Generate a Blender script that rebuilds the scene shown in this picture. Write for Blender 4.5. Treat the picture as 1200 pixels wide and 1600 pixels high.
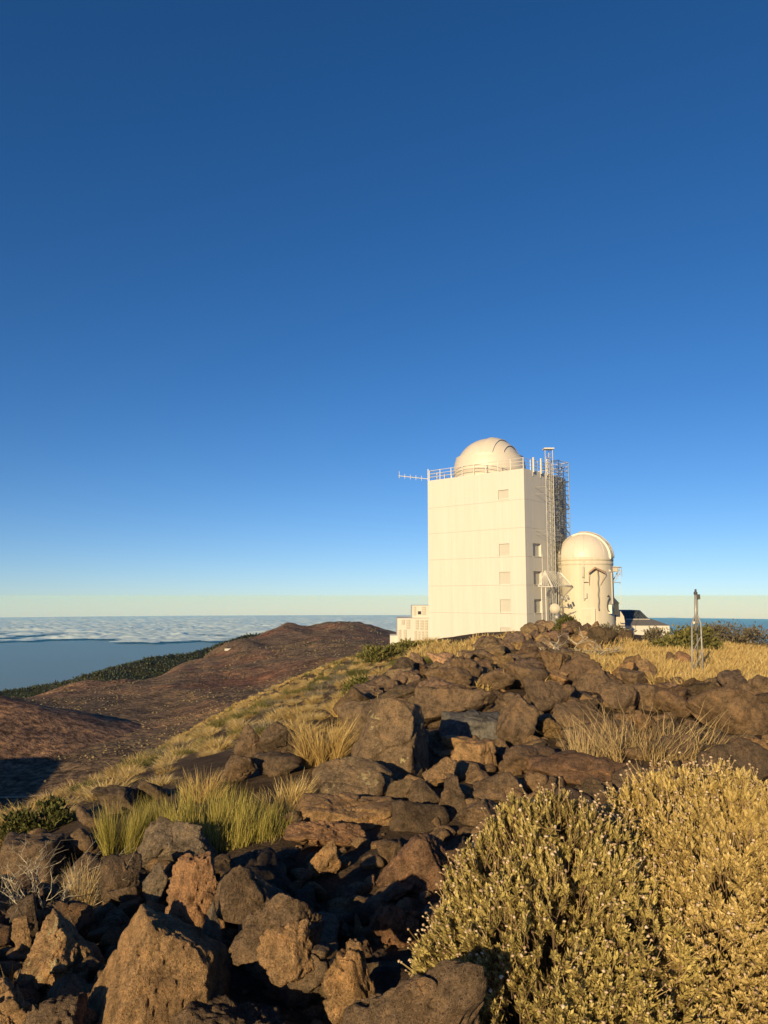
import bpy, math, random
import numpy as np
from mathutils import Vector, Matrix

# ------------------------------------------------------------------ clear
for o in list(bpy.data.objects):
    bpy.data.objects.remove(o, do_unlink=True)
scene = bpy.context.scene
COL = scene.collection
PI = math.pi

# ------------------------------------------------------------------ camera
F = 1155.0                       # focal length in photo pixels (1200 x 1600)
CAMZ = 2.2                       # eye above the lava ridge
PITCH = math.atan(131.0 / F)
cam_data = bpy.data.cameras.new("camera")
cam = bpy.data.objects.new("camera", cam_data)
COL.objects.link(cam)
cam_data.sensor_fit = 'VERTICAL'
cam_data.sensor_height = 36.0
cam_data.lens = 36.0 * F / 1600.0
cam_data.clip_start = 0.05
cam_data.clip_end = 600000.0
cam.location = (0, 0, CAMZ)
cam.rotation_euler = (PI / 2 + PITCH, 0, 0)
scene.camera = cam

# ------------------------------------------------------------------ sky, sun, exposure
SUN_EL = math.radians(15.0)
SUN_H = (-0.430, -0.9028)          # horizontal direction towards the sun: behind the camera, to its left
SUN_AZ = math.atan2(SUN_H[0], SUN_H[1])
world = bpy.data.worlds.new("World")
scene.world = world
world.use_nodes = True
wn, wl = world.node_tree.nodes, world.node_tree.links
wn.clear()
w_out = wn.new('ShaderNodeOutputWorld')
w_bg = wn.new('ShaderNodeBackground')
w_sky = wn.new('ShaderNodeTexSky')
w_sky.sky_type = 'NISHITA'
w_sky.sun_disc = False
w_sky.sun_elevation = SUN_EL
w_sky.sun_rotation = SUN_AZ
w_sky.altitude = 2390.0
w_sky.air_density = 1.0
w_sky.dust_density = 2.5
w_sky.ozone_density = 2.0
# the sea horizon lies 1.6 degrees below eye level from this height: lower the sky's horizon with it
w_tc = wn.new('ShaderNodeTexCoord')
w_add = wn.new('ShaderNodeVectorMath'); w_add.operation = 'ADD'
w_add.inputs[1].default_value = (0, 0, 0.03)
wl.new(w_tc.outputs['Generated'], w_add.inputs[0])
wl.new(w_add.outputs[0], w_sky.inputs['Vector'])
w_hs = wn.new('ShaderNodeHueSaturation')
w_hs.inputs['Saturation'].default_value = 1.25
w_hs.inputs['Value'].default_value = 1.0
w_tint = wn.new('ShaderNodeMix'); w_tint.data_type = 'RGBA'; w_tint.blend_type = 'MULTIPLY'
w_tint.clamp_result = False; w_tint.inputs[0].default_value = 1.0
w_tint.inputs[7].default_value = (1.0, 1.01, 1.13, 1)      # clean, thin mountain air: a deeper blue
wl.new(w_sky.outputs[0], w_tint.inputs[6])
wl.new(w_tint.outputs[2], w_hs.inputs['Color'])
wl.new(w_hs.outputs[0], w_bg.inputs['Color'])
w_bg.inputs['Strength'].default_value = 0.074
wl.new(w_bg.outputs[0], w_out.inputs['Surface'])

sun_data = bpy.data.lights.new("sun", 'SUN')
sun = bpy.data.objects.new("sun", sun_data)
COL.objects.link(sun)
sun_data.energy = 5.0
sun_data.angle = math.radians(0.5)
sun_data.color = (1.0, 0.74, 0.375)
s_dir = Vector((SUN_H[0] * math.cos(SUN_EL), SUN_H[1] * math.cos(SUN_EL), math.sin(SUN_EL))).normalized()
sun.rotation_euler = (-s_dir).to_track_quat('-Z', 'Y').to_euler()
sun.location = (0, 0, 60)

vs = scene.view_settings
vs.view_transform = 'Standard'
vs.look = 'None'
vs.exposure = 0.55
vs.gamma = 1.0
vs.use_curve_mapping = False
scene.render.engine = 'CYCLES'
scene.cycles.use_denoising = True
scene.cycles.max_bounces = 6
scene.cycles.diffuse_bounces = 3
scene.cycles.transparent_max_bounces = 4
scene.cycles.volume_bounces = 2

# ------------------------------------------------------------------ projection helpers (a photo pixel at a chosen real distance)
CA, SA = math.cos(PITCH), math.sin(PITCH)
def ray(px, py):
    cx, cy = (px - 600.0) / F, (py - 800.0) / F
    dy = CA + cy * SA
    return cx / dy, (SA - cy * CA) / dy
def P(px, py, D):
    ux, uz = ray(px, py)
    return Vector((ux * D, D, CAMZ + uz * D))
def to_px(x, y, z):
    z = z - CAMZ
    fwd = y * CA + z * SA
    up = -y * SA + z * CA
    return 600 + F * x / fwd, 800 - F * up / fwd

# ------------------------------------------------------------------ numpy noise
def _h(ix, iy, iz, seed):
    h = (ix.astype(np.int64) * 374761393 + iy.astype(np.int64) * 668265263 + iz.astype(np.int64) * 1442695041 + seed * 974711) & 0xFFFFFFFF
    h = ((h ^ (h >> 13)) * 1274126177) & 0xFFFFFFFF
    h = ((h ^ (h >> 16)) * 2246822519) & 0xFFFFFFFF
    h = h ^ (h >> 15)
    return (h & 0xFFFFFF) / float(0xFFFFFF) * 2.0 - 1.0
def noise3(p, seed=0):
    p = np.asarray(p, dtype=np.float64)
    i = np.floor(p).astype(np.int64); f = p - i
    u = f * f * f * (f * (f * 6 - 15) + 10)
    r = 0
    for dx in (0, 1):
        wx = u[:, 0] if dx else 1 - u[:, 0]
        for dy in (0, 1):
            wy = u[:, 1] if dy else 1 - u[:, 1]
            for dz in (0, 1):
                wz = u[:, 2] if dz else 1 - u[:, 2]
                r = r + wx * wy * wz * _h(i[:, 0] + dx, i[:, 1] + dy, i[:, 2] + dz, seed)
    return r
def fbm(p, octv=4, seed=0, gain=0.5, lac=2.03):
    a, t, s = 1.0, 0.0, 0
    p = np.asarray(p, dtype=np.float64)
    for k in range(octv):
        t = t + a * noise3(p, seed + k * 17); s += a
        p = p * lac + 11.3; a *= gain
    return t / s
def n2(x, y, sc, octv=3, seed=0):
    x = np.atleast_1d(np.asarray(x, dtype=np.float64)); y = np.atleast_1d(np.asarray(y, dtype=np.float64))
    return fbm(np.stack([x * sc, y * sc, np.full_like(x, 0.37)], 1), octv, seed)

# ------------------------------------------------------------------ mesh helpers
def fast_mesh(name, verts, quads=None, tris=None, tint=None, smooth=False):
    me = bpy.data.meshes.new(name)
    verts = np.asarray(verts, dtype=np.float32)
    nq = 0 if quads is None else len(quads)
    nt = 0 if tris is None else len(tris)
    loops = []
    if nq: loops.append(np.asarray(quads, dtype=np.int32).ravel())
    if nt: loops.append(np.asarray(tris, dtype=np.int32).ravel())
    loops = np.concatenate(loops)
    starts = np.concatenate([np.arange(nq) * 4, nq * 4 + np.arange(nt) * 3]).astype(np.int32)
    me.vertices.add(len(verts)); me.vertices.foreach_set("co", verts.ravel())
    me.loops.add(len(loops)); me.loops.foreach_set("vertex_index", loops)
    me.polygons.add(nq + nt); me.polygons.foreach_set("loop_start", starts)
    if smooth:
        me.polygons.foreach_set("use_smooth", np.ones(nq + nt, dtype=bool))
    if tint is not None:
        at = me.attributes.new("tint", 'FLOAT', 'POINT')
        at.data.foreach_set("value", np.asarray(tint, dtype=np.float32))
    me.update(calc_edges=True)
    me.validate()
    return me

def link(name, me, mat=None, parent=None, loc=None):
    o = bpy.data.objects.new(name, me)
    COL.objects.link(o)
    if mat is not None and me is not None and not me.materials:
        me.materials.append(mat)
    if parent is not None: o.parent = parent
    if loc is not None: o.location = loc
    return o
def tag(o, label=None, cat=None, group=None, kind=None):
    if label: o["label"] = label
    if cat: o["category"] = cat
    if group: o["group"] = group
    if kind: o["kind"] = kind
    return o
def empty(name, loc, label, cat, group=None):
    o = bpy.data.objects.new(name, None)
    COL.objects.link(o); o.location = loc; o.empty_display_size = 0.2
    tag(o, label, cat, group)
    return o

class MB:
    """collects boxes, tubes and lathes into one mesh"""
    def __init__(s): s.v = []; s.f = []; s.sm = []
    def add(s, vs_, fs, smooth=False):
        b = len(s.v); s.v.extend([tuple(v) for v in vs_])
        for f in fs:
            s.f.append(tuple(b + i for i in f)); s.sm.append(smooth)
    def box(s, o, ax, ay, az):
        o, ax, ay, az = Vector(o), Vector(ax), Vector(ay), Vector(az)
        p = [o, o + ax, o + ax + ay, o + ay, o + az, o + ax + az, o + ax + ay + az, o + ay + az]
        s.add(p, [(0, 3, 2, 1), (4, 5, 6, 7), (0, 1, 5, 4), (1, 2, 6, 5), (2, 3, 7, 6), (3, 0, 4, 7)])
    def cbox(s, c, ax, ay, az):
        c, ax, ay, az = Vector(c), Vector(ax), Vector(ay), Vector(az)
        s.box(c - ax / 2 - ay / 2 - az / 2, ax, ay, az)
    def tube(s, a, b, r, n=6, r2=None):
        a, b = Vector(a), Vector(b)
        d = (b - a)
        if d.length < 1e-6: return
        d.normalize()
        u = d.orthogonal().normalized(); w = d.cross(u)
        r2 = r if r2 is None else r2
        A = [a + (u * math.cos(t) + w * math.sin(t)) * r for t in [2 * PI * k / n for k in range(n)]]
        B = [b + (u * math.cos(t) + w * math.sin(t)) * r2 for t in [2 * PI * k / n for k in range(n)]]
        s.add(A + B, [(k, (k + 1) % n, n + (k + 1) % n, n + k) for k in range(n)] + [tuple(range(n - 1, -1, -1)), tuple(range(n, 2 * n))], n > 6)
    def path(s, pts, r, n=6):
        pts = [Vector(p) for p in pts]
        rings = []
        for i, p in enumerate(pts):
            d = (pts[min(i + 1, len(pts) - 1)] - pts[max(i - 1, 0)]).normalized()
            u = d.orthogonal().normalized() if i == 0 else (rings[-1][1] - d * rings[-1][1].dot(d)).normalized()
            rings.append((p, u, d.cross(u)))
        V = []
        for p, u, w in rings:
            V += [p + (u * math.cos(2 * PI * k / n) + w * math.sin(2 * PI * k / n)) * r for k in range(n)]
        Fc = []
        for i in range(len(pts) - 1):
            for k in range(n):
                Fc.append((i * n + k, i * n + (k + 1) % n, (i + 1) * n + (k + 1) % n, (i + 1) * n + k))
        Fc.append(tuple(range(n - 1, -1, -1))); Fc.append(tuple((len(pts) - 1) * n + k for k in range(n)))
        s.add(V, Fc, True)
    def lathe(s, c, prof, n=48, a0=0, a1=2 * PI, cap=True):
        c = Vector(c); full = abs(a1 - a0 - 2 * PI) < 1e-6
        m = n if full else n + 1
        V = []
        for r, z in prof:
            for k in range(m):
                t = a0 + (a1 - a0) * k / n
                V.append(c + Vector((r * math.cos(t), r * math.sin(t), z)))
        Fc = []
        for i in range(len(prof) - 1):
            for k in range(n):
                k2 = (k + 1) % m
                Fc.append((i * m + k, i * m + k2, (i + 1) * m + k2, (i + 1) * m + k))
        s.add(V, Fc, True)
    def build(s, name, mat, parent=None, bevel=0):
        me = bpy.data.meshes.new(name)
        me.from_pydata(s.v, [], s.f)
        me.polygons.foreach_set("use_smooth", s.sm)
        me.update()
        o = link(name, me, mat, parent)
        if parent is not None:
            o.matrix_parent_inverse = Matrix.Translation(parent.location).inverted()
        if bevel:
            m = o.modifiers.new("bevel", 'BEVEL'); m.width = bevel; m.segments = 2; m.limit_method = 'ANGLE'
        return o

# ------------------------------------------------------------------ materials
def new_mat(name):
    m = bpy.data.materials.new(name); m.use_nodes = True
    nt = m.node_tree; nt.nodes.clear()
    out = nt.nodes.new('ShaderNodeOutputMaterial')
    return m, nt.nodes, nt.links, out
def nd(n, typ, **kw):
    x = n.new(typ)
    for k, v in kw.items(): setattr(x, k, v)
    return x
def noise_node(n, l, vec, scale, detail=6, rough=0.6):
    t = n.new('ShaderNodeTexNoise'); t.inputs['Scale'].default_value = scale
    t.inputs['Detail'].default_value = detail; t.inputs['Roughness'].default_value = rough
    l.new(vec, t.inputs['Vector']); return t
def ramp(n, l, fac, stops):
    r = n.new('ShaderNodeValToRGB')
    while len(r.color_ramp.elements) < len(stops): r.color_ramp.elements.new(0.5)
    for e, (p, c) in zip(r.color_ramp.elements, stops):
        e.position = p; e.color = (c[0], c[1], c[2], 1)
    l.new(fac, r.inputs['Fac']); return r
def mixc(n, l, fac, a, b, mode='MIX'):
    m = n.new('ShaderNodeMix'); m.data_type = 'RGBA'; m.blend_type = mode
    for sock, v in ((m.inputs[0], fac), (m.inputs[6], a), (m.inputs[7], b)):
        if hasattr(v, 'links') or hasattr(v, 'is_linked'): l.new(v, sock)
        elif isinstance(v, (int, float)): sock.default_value = v
        else: sock.default_value = (v[0], v[1], v[2], 1)
    return m.outputs[2]
def gray(v): return (v, v, v)

def mat_simple(name, col, rough=0.6, metal=0.0, var=0.12, scale=3.0, streak=False):
    m, n, l, out = new_mat(name)
    b = n.new('ShaderNodeBsdfPrincipled'); l.new(b.outputs[0], out.inputs[0])
    tc = n.new('ShaderNodeTexCoord')
    vec = tc.outputs['Object']
    if streak:
        mp = n.new('ShaderNodeMapping'); mp.inputs['Scale'].default_value = (1, 1, 0.06)
        l.new(vec, mp.inputs[0]); vec = mp.outputs[0]
    t = noise_node(n, l, vec, scale, 6, 0.6)
    r = ramp(n, l, t.outputs['Fac'], [(0.3, [c * (1 - var) for c in col]), (0.7, [min(1, c * (1 + var * 0.5)) for c in col])])
    l.new(r.outputs[0], b.inputs['Base Color'])
    b.inputs['Roughness'].default_value = rough; b.inputs['Metallic'].default_value = metal
    return m

def mat_rock(name):
    m, n, l, out = new_mat(name)
    b = n.new('ShaderNodeBsdfPrincipled'); l.new(b.outputs[0], out.inputs[0])
    tc = n.new('ShaderNodeTexCoord'); oi = n.new('ShaderNodeObjectInfo')
    off = nd(n, 'ShaderNodeVectorMath', operation='SCALE'); l.new(oi.outputs['Location'], off.inputs[0]); off.inputs['Scale'].default_value = 3.7
    ad = nd(n, 'ShaderNodeVectorMath', operation='ADD'); l.new(tc.outputs['Object'], ad.inputs[0]); l.new(off.outputs[0], ad.inputs[1])
    v = ad.outputs[0]
    big = noise_node(n, l, v, 2.2, 5, 0.6)
    mid = noise_node(n, l, v, 11, 8, 0.7)
    fine = noise_node(n, l, v, 70, 6, 0.75)
    nz4 = noise_node(n, l, v, 5.0, 6, 0.65)
    c1 = ramp(n, l, big.outputs['Fac'], [(0.30, (0.62, 0.60, 0.60)), (0.5, (1, 1, 1)), (0.72, (1.28, 1.18, 1.05))])
    c2 = ramp(n, l, mid.outputs['Fac'], [(0.36, gray(0.50)), (0.52, gray(1.0)), (0.68, (1.35, 1.24, 1.08))])
    c3 = ramp(n, l, fine.outputs['Fac'], [(0.37, gray(0.42)), (0.5, gray(1.0)), (0.64, gray(1.5))])
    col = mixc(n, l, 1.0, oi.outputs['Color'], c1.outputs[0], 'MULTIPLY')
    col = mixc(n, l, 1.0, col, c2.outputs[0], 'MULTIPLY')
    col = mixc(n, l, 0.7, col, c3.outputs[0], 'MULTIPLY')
    # gas pits of the lava
    vo = n.new('ShaderNodeTexVoronoi'); vo.inputs['Scale'].default_value = 34; l.new(v, vo.inputs['Vector'])
    vo2 = n.new('ShaderNodeTexVoronoi'); vo2.inputs['Scale'].default_value = 95; l.new(v, vo2.inputs['Vector'])
    pit = ramp(n, l, vo.outputs['Distance'], [(0.10, gray(0)), (0.26, gray(1))])
    pit2 = ramp(n, l, vo2.outputs['Distance'], [(0.10, gray(0)), (0.36, gray(1))])
    msk = ramp(n, l, mid.outputs['Fac'], [(0.46, gray(1)), (0.60, gray(0))])
    pm = mixc(n, l, msk.outputs[0], pit.outputs[0], (1, 1, 1))
    # lichen blotches, only where the object asks for them through its alpha
    ln = noise_node(n, l, v, 16, 7, 0.72)
    lb = noise_node(n, l, v, 3.0, 3, 0.5)
    lm = nd(n, 'ShaderNodeMath', operation='MULTIPLY'); l.new(ln.outputs['Fac'], lm.inputs[0]); l.new(lb.outputs['Fac'], lm.inputs[1])
    lr = ramp(n, l, lm.outputs[0], [(0.325, gray(0)), (0.37, gray(1))])
    la = nd(n, 'ShaderNodeMath', operation='MULTIPLY'); l.new(lr.outputs[0], la.inputs[0]); l.new(oi.outputs['Alpha'], la.inputs[1])
    col = mixc(n, l, la.outputs[0], col, (0.42, 0.36, 0.20))
    l.new(col, b.inputs['Base Color'])
    b.inputs['Roughness'].default_value = 0.95
    b.inputs['Specular IOR Level'].default_value = 0.15
    # relief
    s1 = nd(n, 'ShaderNodeMath', operation='MULTIPLY_ADD'); l.new(mid.outputs['Fac'], s1.inputs[0]); s1.inputs[1].default_value = 1.6
    l.new(fine.outputs['Fac'], s1.inputs[2])
    s2 = nd(n, 'ShaderNodeMath', operation='MULTIPLY_ADD'); l.new(pm, s2.inputs[0]); s2.inputs[1].default_value = 0.55; l.new(s1.outputs[0], s2.inputs[2])
    s3 = nd(n, 'ShaderNodeMath', operation='MULTIPLY_ADD'); l.new(pit2.outputs[0], s3.inputs[0]); s3.inputs[1].default_value = 0.35; l.new(s2.outputs[0], s3.inputs[2])
    bp0 = n.new('ShaderNodeBump'); bp0.inputs['Strength'].default_value = 1.0; bp0.inputs['Distance'].default_value = 0.09
    l.new(nz4.outputs['Fac'], bp0.inputs['Height'])
    bp = n.new('ShaderNodeBump'); bp.inputs['Strength'].default_value = 1.0; bp.inputs['Distance'].default_value = 0.022
    l.new(bp0.outputs[0], bp.inputs['Normal'])
    l.new(s3.outputs[0], bp.inputs['Height']); l.new(bp.outputs[0], b.inputs['Normal'])
    return m

def mat_leafy(name, stops, trans=0.3, rough=0.7):
    """plant material: colour per blade or leaf from the mesh attribute tint"""
    m, n, l, out = new_mat(name)
    at = n.new('ShaderNodeAttribute'); at.attribute_name = "tint"
    oi = n.new('ShaderNodeObjectInfo')
    ma = nd(n, 'ShaderNodeMath', operation='MULTIPLY_ADD'); l.new(oi.outputs['Random'], ma.inputs[0]); ma.inputs[1].default_value = 0.5
    ma2 = nd(n, 'ShaderNodeMath', operation='ADD'); l.new(at.outputs['Fac'], ma2.inputs[0]); ma2.inputs[1].default_value = -0.25
    l.new(ma2.outputs[0], ma.inputs[2])
    r = ramp(n, l, ma.outputs[0], stops)
    d = n.new('ShaderNodeBsdfPrincipled'); d.inputs['Roughness'].default_value = rough; d.inputs['Specular IOR Level'].default_value = 0.2
    t = n.new('ShaderNodeBsdfTranslucent')
    l.new(r.outputs[0], d.inputs['Base Color']); l.new(r.outputs[0], t.inputs['Color'])
    mx = n.new('ShaderNodeMixShader'); mx.inputs[0].default_value = trans
    l.new(d.outputs[0], mx.inputs[1]); l.new(t.outputs[0], mx.inputs[2]); l.new(mx.outputs[0], out.inputs[0])
    return m

def mat_ground():
    m, n, l, out = new_mat("ridge_soil")
    b = n.new('ShaderNodeBsdfPrincipled'); l.new(b.outputs[0], out.inputs[0])
    tc = n.new('ShaderNodeTexCoord'); v = tc.outputs['Object']
    a = noise_node(n, l, v, 0.35, 6, 0.6); c = noise_node(n, l, v, 2.5, 8, 0.7); f = noise_node(n, l, v, 28, 6, 0.7)
    r1 = ramp(n, l, a.outputs['Fac'], [(0.35, (0.055, 0.038, 0.026)), (0.55, (0.10, 0.07, 0.045)), (0.7, (0.15, 0.11, 0.06))])
    r2 = ramp(n, l, c.outputs['Fac'], [(0.3, gray(0.5)), (0.7, gray(1.4))])
    r3 = ramp(n, l, f.outputs['Fac'], [(0.3, gray(0.6)), (0.7, gray(1.3))])
    col = mixc(n, l, 1, r1.outputs[0], r2.outputs[0], 'MULTIPLY'); col = mixc(n, l, 1, col, r3.outputs[0], 'MULTIPLY')
    l.new(col, b.inputs['Base Color']); b.inputs['Roughness'].default_value = 1.0; b.inputs['Specular IOR Level'].default_value = 0.1
    h = nd(n, 'ShaderNodeMath', operation='MULTIPLY_ADD'); l.new(c.outputs['Fac'], h.inputs[0]); h.inputs[1].default_value = 3.0; l.new(f.outputs['Fac'], h.inputs[2])
    bp = n.new('ShaderNodeBump'); bp.inputs['Strength'].default_value = 1.0; bp.inputs['Distance'].default_value = 0.04
    l.new(h.outputs[0], bp.inputs['Height']); l.new(bp.outputs[0], b.inputs['Normal'])
    return m

def mat_hill(name, c_dark, c_mid, c_red, c_veg, veg=0.5, s=1.0):
    m, n, l, out = new_mat(name)
    b = n.new('ShaderNodeBsdfPrincipled'); l.new(b.outputs[0], out.inputs[0])
    tc = n.new('ShaderNodeTexCoord'); v = tc.outputs['Object']
    a = noise_node(n, l, v, 0.0035 * s, 7, 0.62); c = noise_node(n, l, v, 0.02 * s, 8, 0.7); f = noise_node(n, l, v, 0.16 * s, 5, 0.7)
    r1 = ramp(n, l, a.outputs['Fac'], [(0.36, c_dark), (0.5, c_mid), (0.62, c_red)])
    r2 = ramp(n, l, c.outputs['Fac'], [(0.36, gray(0.45)), (0.52, gray(1.0)), (0.66, (1.6, 1.5, 1.25))])
    col = mixc(n, l, 1, r1.outputs[0], r2.outputs[0], 'MULTIPLY')
    r3 = ramp(n, l, f.outputs['Fac'], [(0.40, gray(0.40)), (0.53, gray(1.05)), (0.64, (1.7, 1.6, 1.25))])
    col = mixc(n, l, 0.85, col, r3.outputs[0], 'MULTIPLY')
    # scattered dark shrubs
    vo = n.new('ShaderNodeTexVoronoi'); vo.inputs['Scale'].default_value = 0.14 * s; l.new(v, vo.inputs['Vector'])
    vm = ramp(n, l, vo.outputs['Distance'], [(0.22, gray(1)), (0.38, gray(0))])
    vz = noise_node(n, l, v, 0.006 * s, 5, 0.6)
    vk = ramp(n, l, vz.outputs['Fac'], [(0.42, gray(0)), (0.60, gray(veg))])
    mm = nd(n, 'ShaderNodeMath', operation='MULTIPLY'); l.new(vm.outputs[0], mm.inputs[0]); l.new(vk.outputs[0], mm.inputs[1])
    col = mixc(n, l, mm.outputs[0], col, c_veg)
    l.new(col, b.inputs['Base Color']); b.inputs['Roughness'].default_value = 1.0; b.inputs['Specular IOR Level'].default_value = 0.05
    h = nd(n, 'ShaderNodeMath', operation='MULTIPLY_ADD'); l.new(c.outputs['Fac'], h.inputs[0]); h.inputs[1].default_value = 5.0; l.new(f.outputs['Fac'], h.inputs[2])
    bp = n.new('ShaderNodeBump'); bp.inputs['Strength'].default_value = 0.8; bp.inputs['Distance'].default_value = 2.5 / s
    l.new(h.outputs[0], bp.inputs['Height']); l.new(bp.outputs[0], b.inputs['Normal'])
    return m

M = {}
M['rock'] = mat_rock("lava_rock")
M['soil'] = mat_ground()
M['hill'] = mat_hill("volcanic_slope", (0.150, 0.110, 0.078), (0.190, 0.132, 0.092), (0.205, 0.110, 0.076), (0.055, 0.055, 0.030), 0.9)
M['cone'] = mat_hill("cinder_slope", (0.19, 0.125, 0.09), (0.21, 0.132, 0.092), (0.225, 0.122, 0.084), (0.08, 0.065, 0.04), 0.5)
M['forest'] = mat_hill("forest_slope", (0.020, 0.028, 0.014), (0.030, 0.036, 0.017), (0.045, 0.042, 0.022), (0.012, 0.020, 0.010), 1.0, 0.8)
M['wall'] = mat_simple("white_render", (0.485, 0.478, 0.455), 0.7, 0, 0.06, 2.2, streak=True)
M['wall2'] = mat_simple("cream_render", (0.49, 0.455, 0.375), 0.75, 0, 0.12, 1.8, streak=True)
M['dome'] = mat_simple("dome_paint", (0.51, 0.475, 0.425), 0.45, 0, 0.05, 1.2, streak=True)
M['shutter'] = mat_simple("grey_cream_shutter", (0.40, 0.395, 0.365), 0.6, 0, 0.05, 4)
M['white_metal'] = mat_simple("white_metal", (0.53, 0.52, 0.495), 0.45, 0, 0.08, 6)
M['steel'] = mat_simple("galvanised_steel", (0.30, 0.30, 0.30), 0.5, 0.35, 0.2, 12)
M['mast_steel'] = mat_simple("weathered_steel", (0.26, 0.26, 0.26), 0.5, 0.3, 0.25, 12)
M['dark_steel'] = mat_simple("dark_steel", (0.16, 0.17, 0.18), 0.5, 0.3, 0.2, 12)
M['dark'] = mat_simple("dark_grey_paint", (0.05, 0.052, 0.055), 0.6, 0, 0.2, 6)
M['interior'] = mat_simple("dome_inside", (0.20, 0.20, 0.21), 0.7, 0, 0.2, 2)
M['rust'] = mat_simple("faded_red_paint", (0.46, 0.31, 0.22), 0.7, 0, 0.25, 9)
M['louvre'] = mat_simple("grey_louvre", (0.42, 0.40, 0.36), 0.6, 0, 0.1, 6)
M['slate'] = mat_simple("dark_roof_panels", (0.035, 0.045, 0.06), 0.5, 0, 0.2, 3)
M['flat_roof'] = mat_simple("grey_roof_felt", (0.16, 0.15, 0.145), 0.8, 0, 0.15, 2)
M['glass'] = mat_simple("dark_glass", (0.03, 0.035, 0.045), 0.15, 0, 0.1, 2)
M['sign'] = mat_simple("black_lettering", (0.10, 0.09, 0.08), 0.6, 0, 0.1, 8)
M['far_scrub'] = mat_leafy("far_scrub", [(0.0, (0.05, 0.045, 0.026)), (0.5, (0.10, 0.085, 0.05)), (1.0, (0.22, 0.17, 0.095))], 0.0)
M['far_tree'] = mat_leafy("far_pines", [(0.0, (0.022, 0.032, 0.016)), (1.0, (0.055, 0.065, 0.032))], 0.0)
M['dry_grass'] = mat_leafy("dry_grass", [(0.0, (0.22, 0.145, 0.05)), (0.35, (0.44, 0.31, 0.12)), (0.7, (0.58, 0.435, 0.18)), (1.0, (0.70, 0.56, 0.28))], 0.3)
M['straw'] = mat_leafy("straw_stems", [(0.0, (0.20, 0.14, 0.07)), (0.5, (0.42, 0.31, 0.15)), (1.0, (0.58, 0.46, 0.25))], 0.2)
M['twig'] = mat_leafy("bleached_twigs", [(0.0, (0.14, 0.12, 0.09)), (0.5, (0.30, 0.26, 0.20)), (1.0, (0.46, 0.42, 0.33))], 0.0)
M['broom'] = mat_leafy("green_broom", [(0.0, (0.085, 0.088, 0.018)), (0.4, (0.175, 0.168, 0.034)), (0.75, (0.30, 0.265, 0.065)), (1.0, (0.46, 0.38, 0.125))], 0.25)
M['olive'] = mat_leafy("olive_shrub", [(0.0, (0.045, 0.052, 0.016)), (0.5, (0.10, 0.105, 0.032)), (0.8, (0.17, 0.16, 0.055)), (1.0, (0.27, 0.22, 0.08))], 0.2)
M['grey_shrub'] = mat_leafy("grey_shrub", [(0.0, (0.07, 0.06, 0.045)), (0.5, (0.15, 0.13, 0.09)), (1.0, (0.24, 0.21, 0.14))], 0.1)
M['bush_leaf'] = mat_leafy("pale_bush_leaves", [(0.0, (0.20, 0.15, 0.062)), (0.3, (0.40, 0.33, 0.122)), (0.65, (0.55, 0.455, 0.185)), (1.0, (0.69, 0.58, 0.29))], 0.25)
M['gold_leaf'] = mat_leafy("golden_bush_leaves", [(0.0, (0.20, 0.13, 0.055)), (0.3, (0.38, 0.285, 0.105)), (0.65, (0.52, 0.405, 0.165)), (1.0, (0.67, 0.54, 0.27))], 0.25)
M['bush_stem'] = mat_leafy("bush_stems", [(0.0, (0.10, 0.07, 0.04)), (1.0, (0.28, 0.20, 0.11))], 0.0)
M['flower'] = mat_leafy("dried_flower_heads", [(0.0, (0.34, 0.24, 0.15)), (0.5, (0.52, 0.40, 0.27)), (1.0, (0.66, 0.55, 0.42))], 0.2)

# ------------------------------------------------------------------ terrain: the lava ridge we stand on
AX = (0.215, 0.977)              # ridge axis, running to the tower
def smooth(e0, e1, x):
    t = np.clip((x - e0) / (e1 - e0), 0, 1); return t * t * (3 - 2 * t)
def T(x, y):
    x = np.atleast_1d(np.asarray(x, dtype=np.float64)); y = np.atleast_1d(np.asarray(y, dtype=np.float64))
    s = AX[0] * x + AX[1] * y
    c = -AX[1] * x + AX[0] * y                       # metres left of the axis
    k = 0.0198 - 0.0103 * smooth(15, 65, s)
    c1 = 0.56 / (2 * k)
    left = np.where(c < c1, k * c * c, k * c1 * c1 + 0.56 * (c - c1))
    rr = 0.0062 * c * c
    cr = 45.0
    right = np.where(-c < cr, rr, 0.0062 * cr * cr + 0.56 * (-c - cr))
    z = -np.where(c > 0, left, right)
    z = z - 0.045 * np.clip(s - 48, 0, None) - 0.0016 * np.clip(s - 100, 0, None) ** 2 - 0.012 * np.clip(-s, 0, None) ** 1.4
    z = np.maximum(z, -125.0)
    # hollow full of loose blocks in front of the camera
    z = z - 0.28 * np.exp(-(((x + 0.35) / 0.75) ** 2 + ((y - 4.6) / 1.7) ** 2)) * 1.0
    r = np.hypot(x, y)
    z = z + 0.16 * n2(x, y, 0.22, 3, 5) * smooth(2, 9, r) + 0.05 * n2(x, y, 1.1, 3, 9)
    z = z + 0.9 * n2(x, y, 0.03, 2, 21) * smooth(90, 160, r)
    return z
def Ts(x, y): return float(T(x, y)[0])
DS = np.concatenate([np.arange(1.2, 12, 0.04), np.arange(12, 40, 0.12), np.arange(40, 125, 0.4)])
_gx, _gy = np.arange(-75, 75.01, 0.15), np.arange(0.0, 126.01, 0.15)
_GX, _GY = np.meshgrid(_gx, _gy)
_GZ = T(_GX.ravel(), _GY.ravel()).reshape(_GX.shape)
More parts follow.
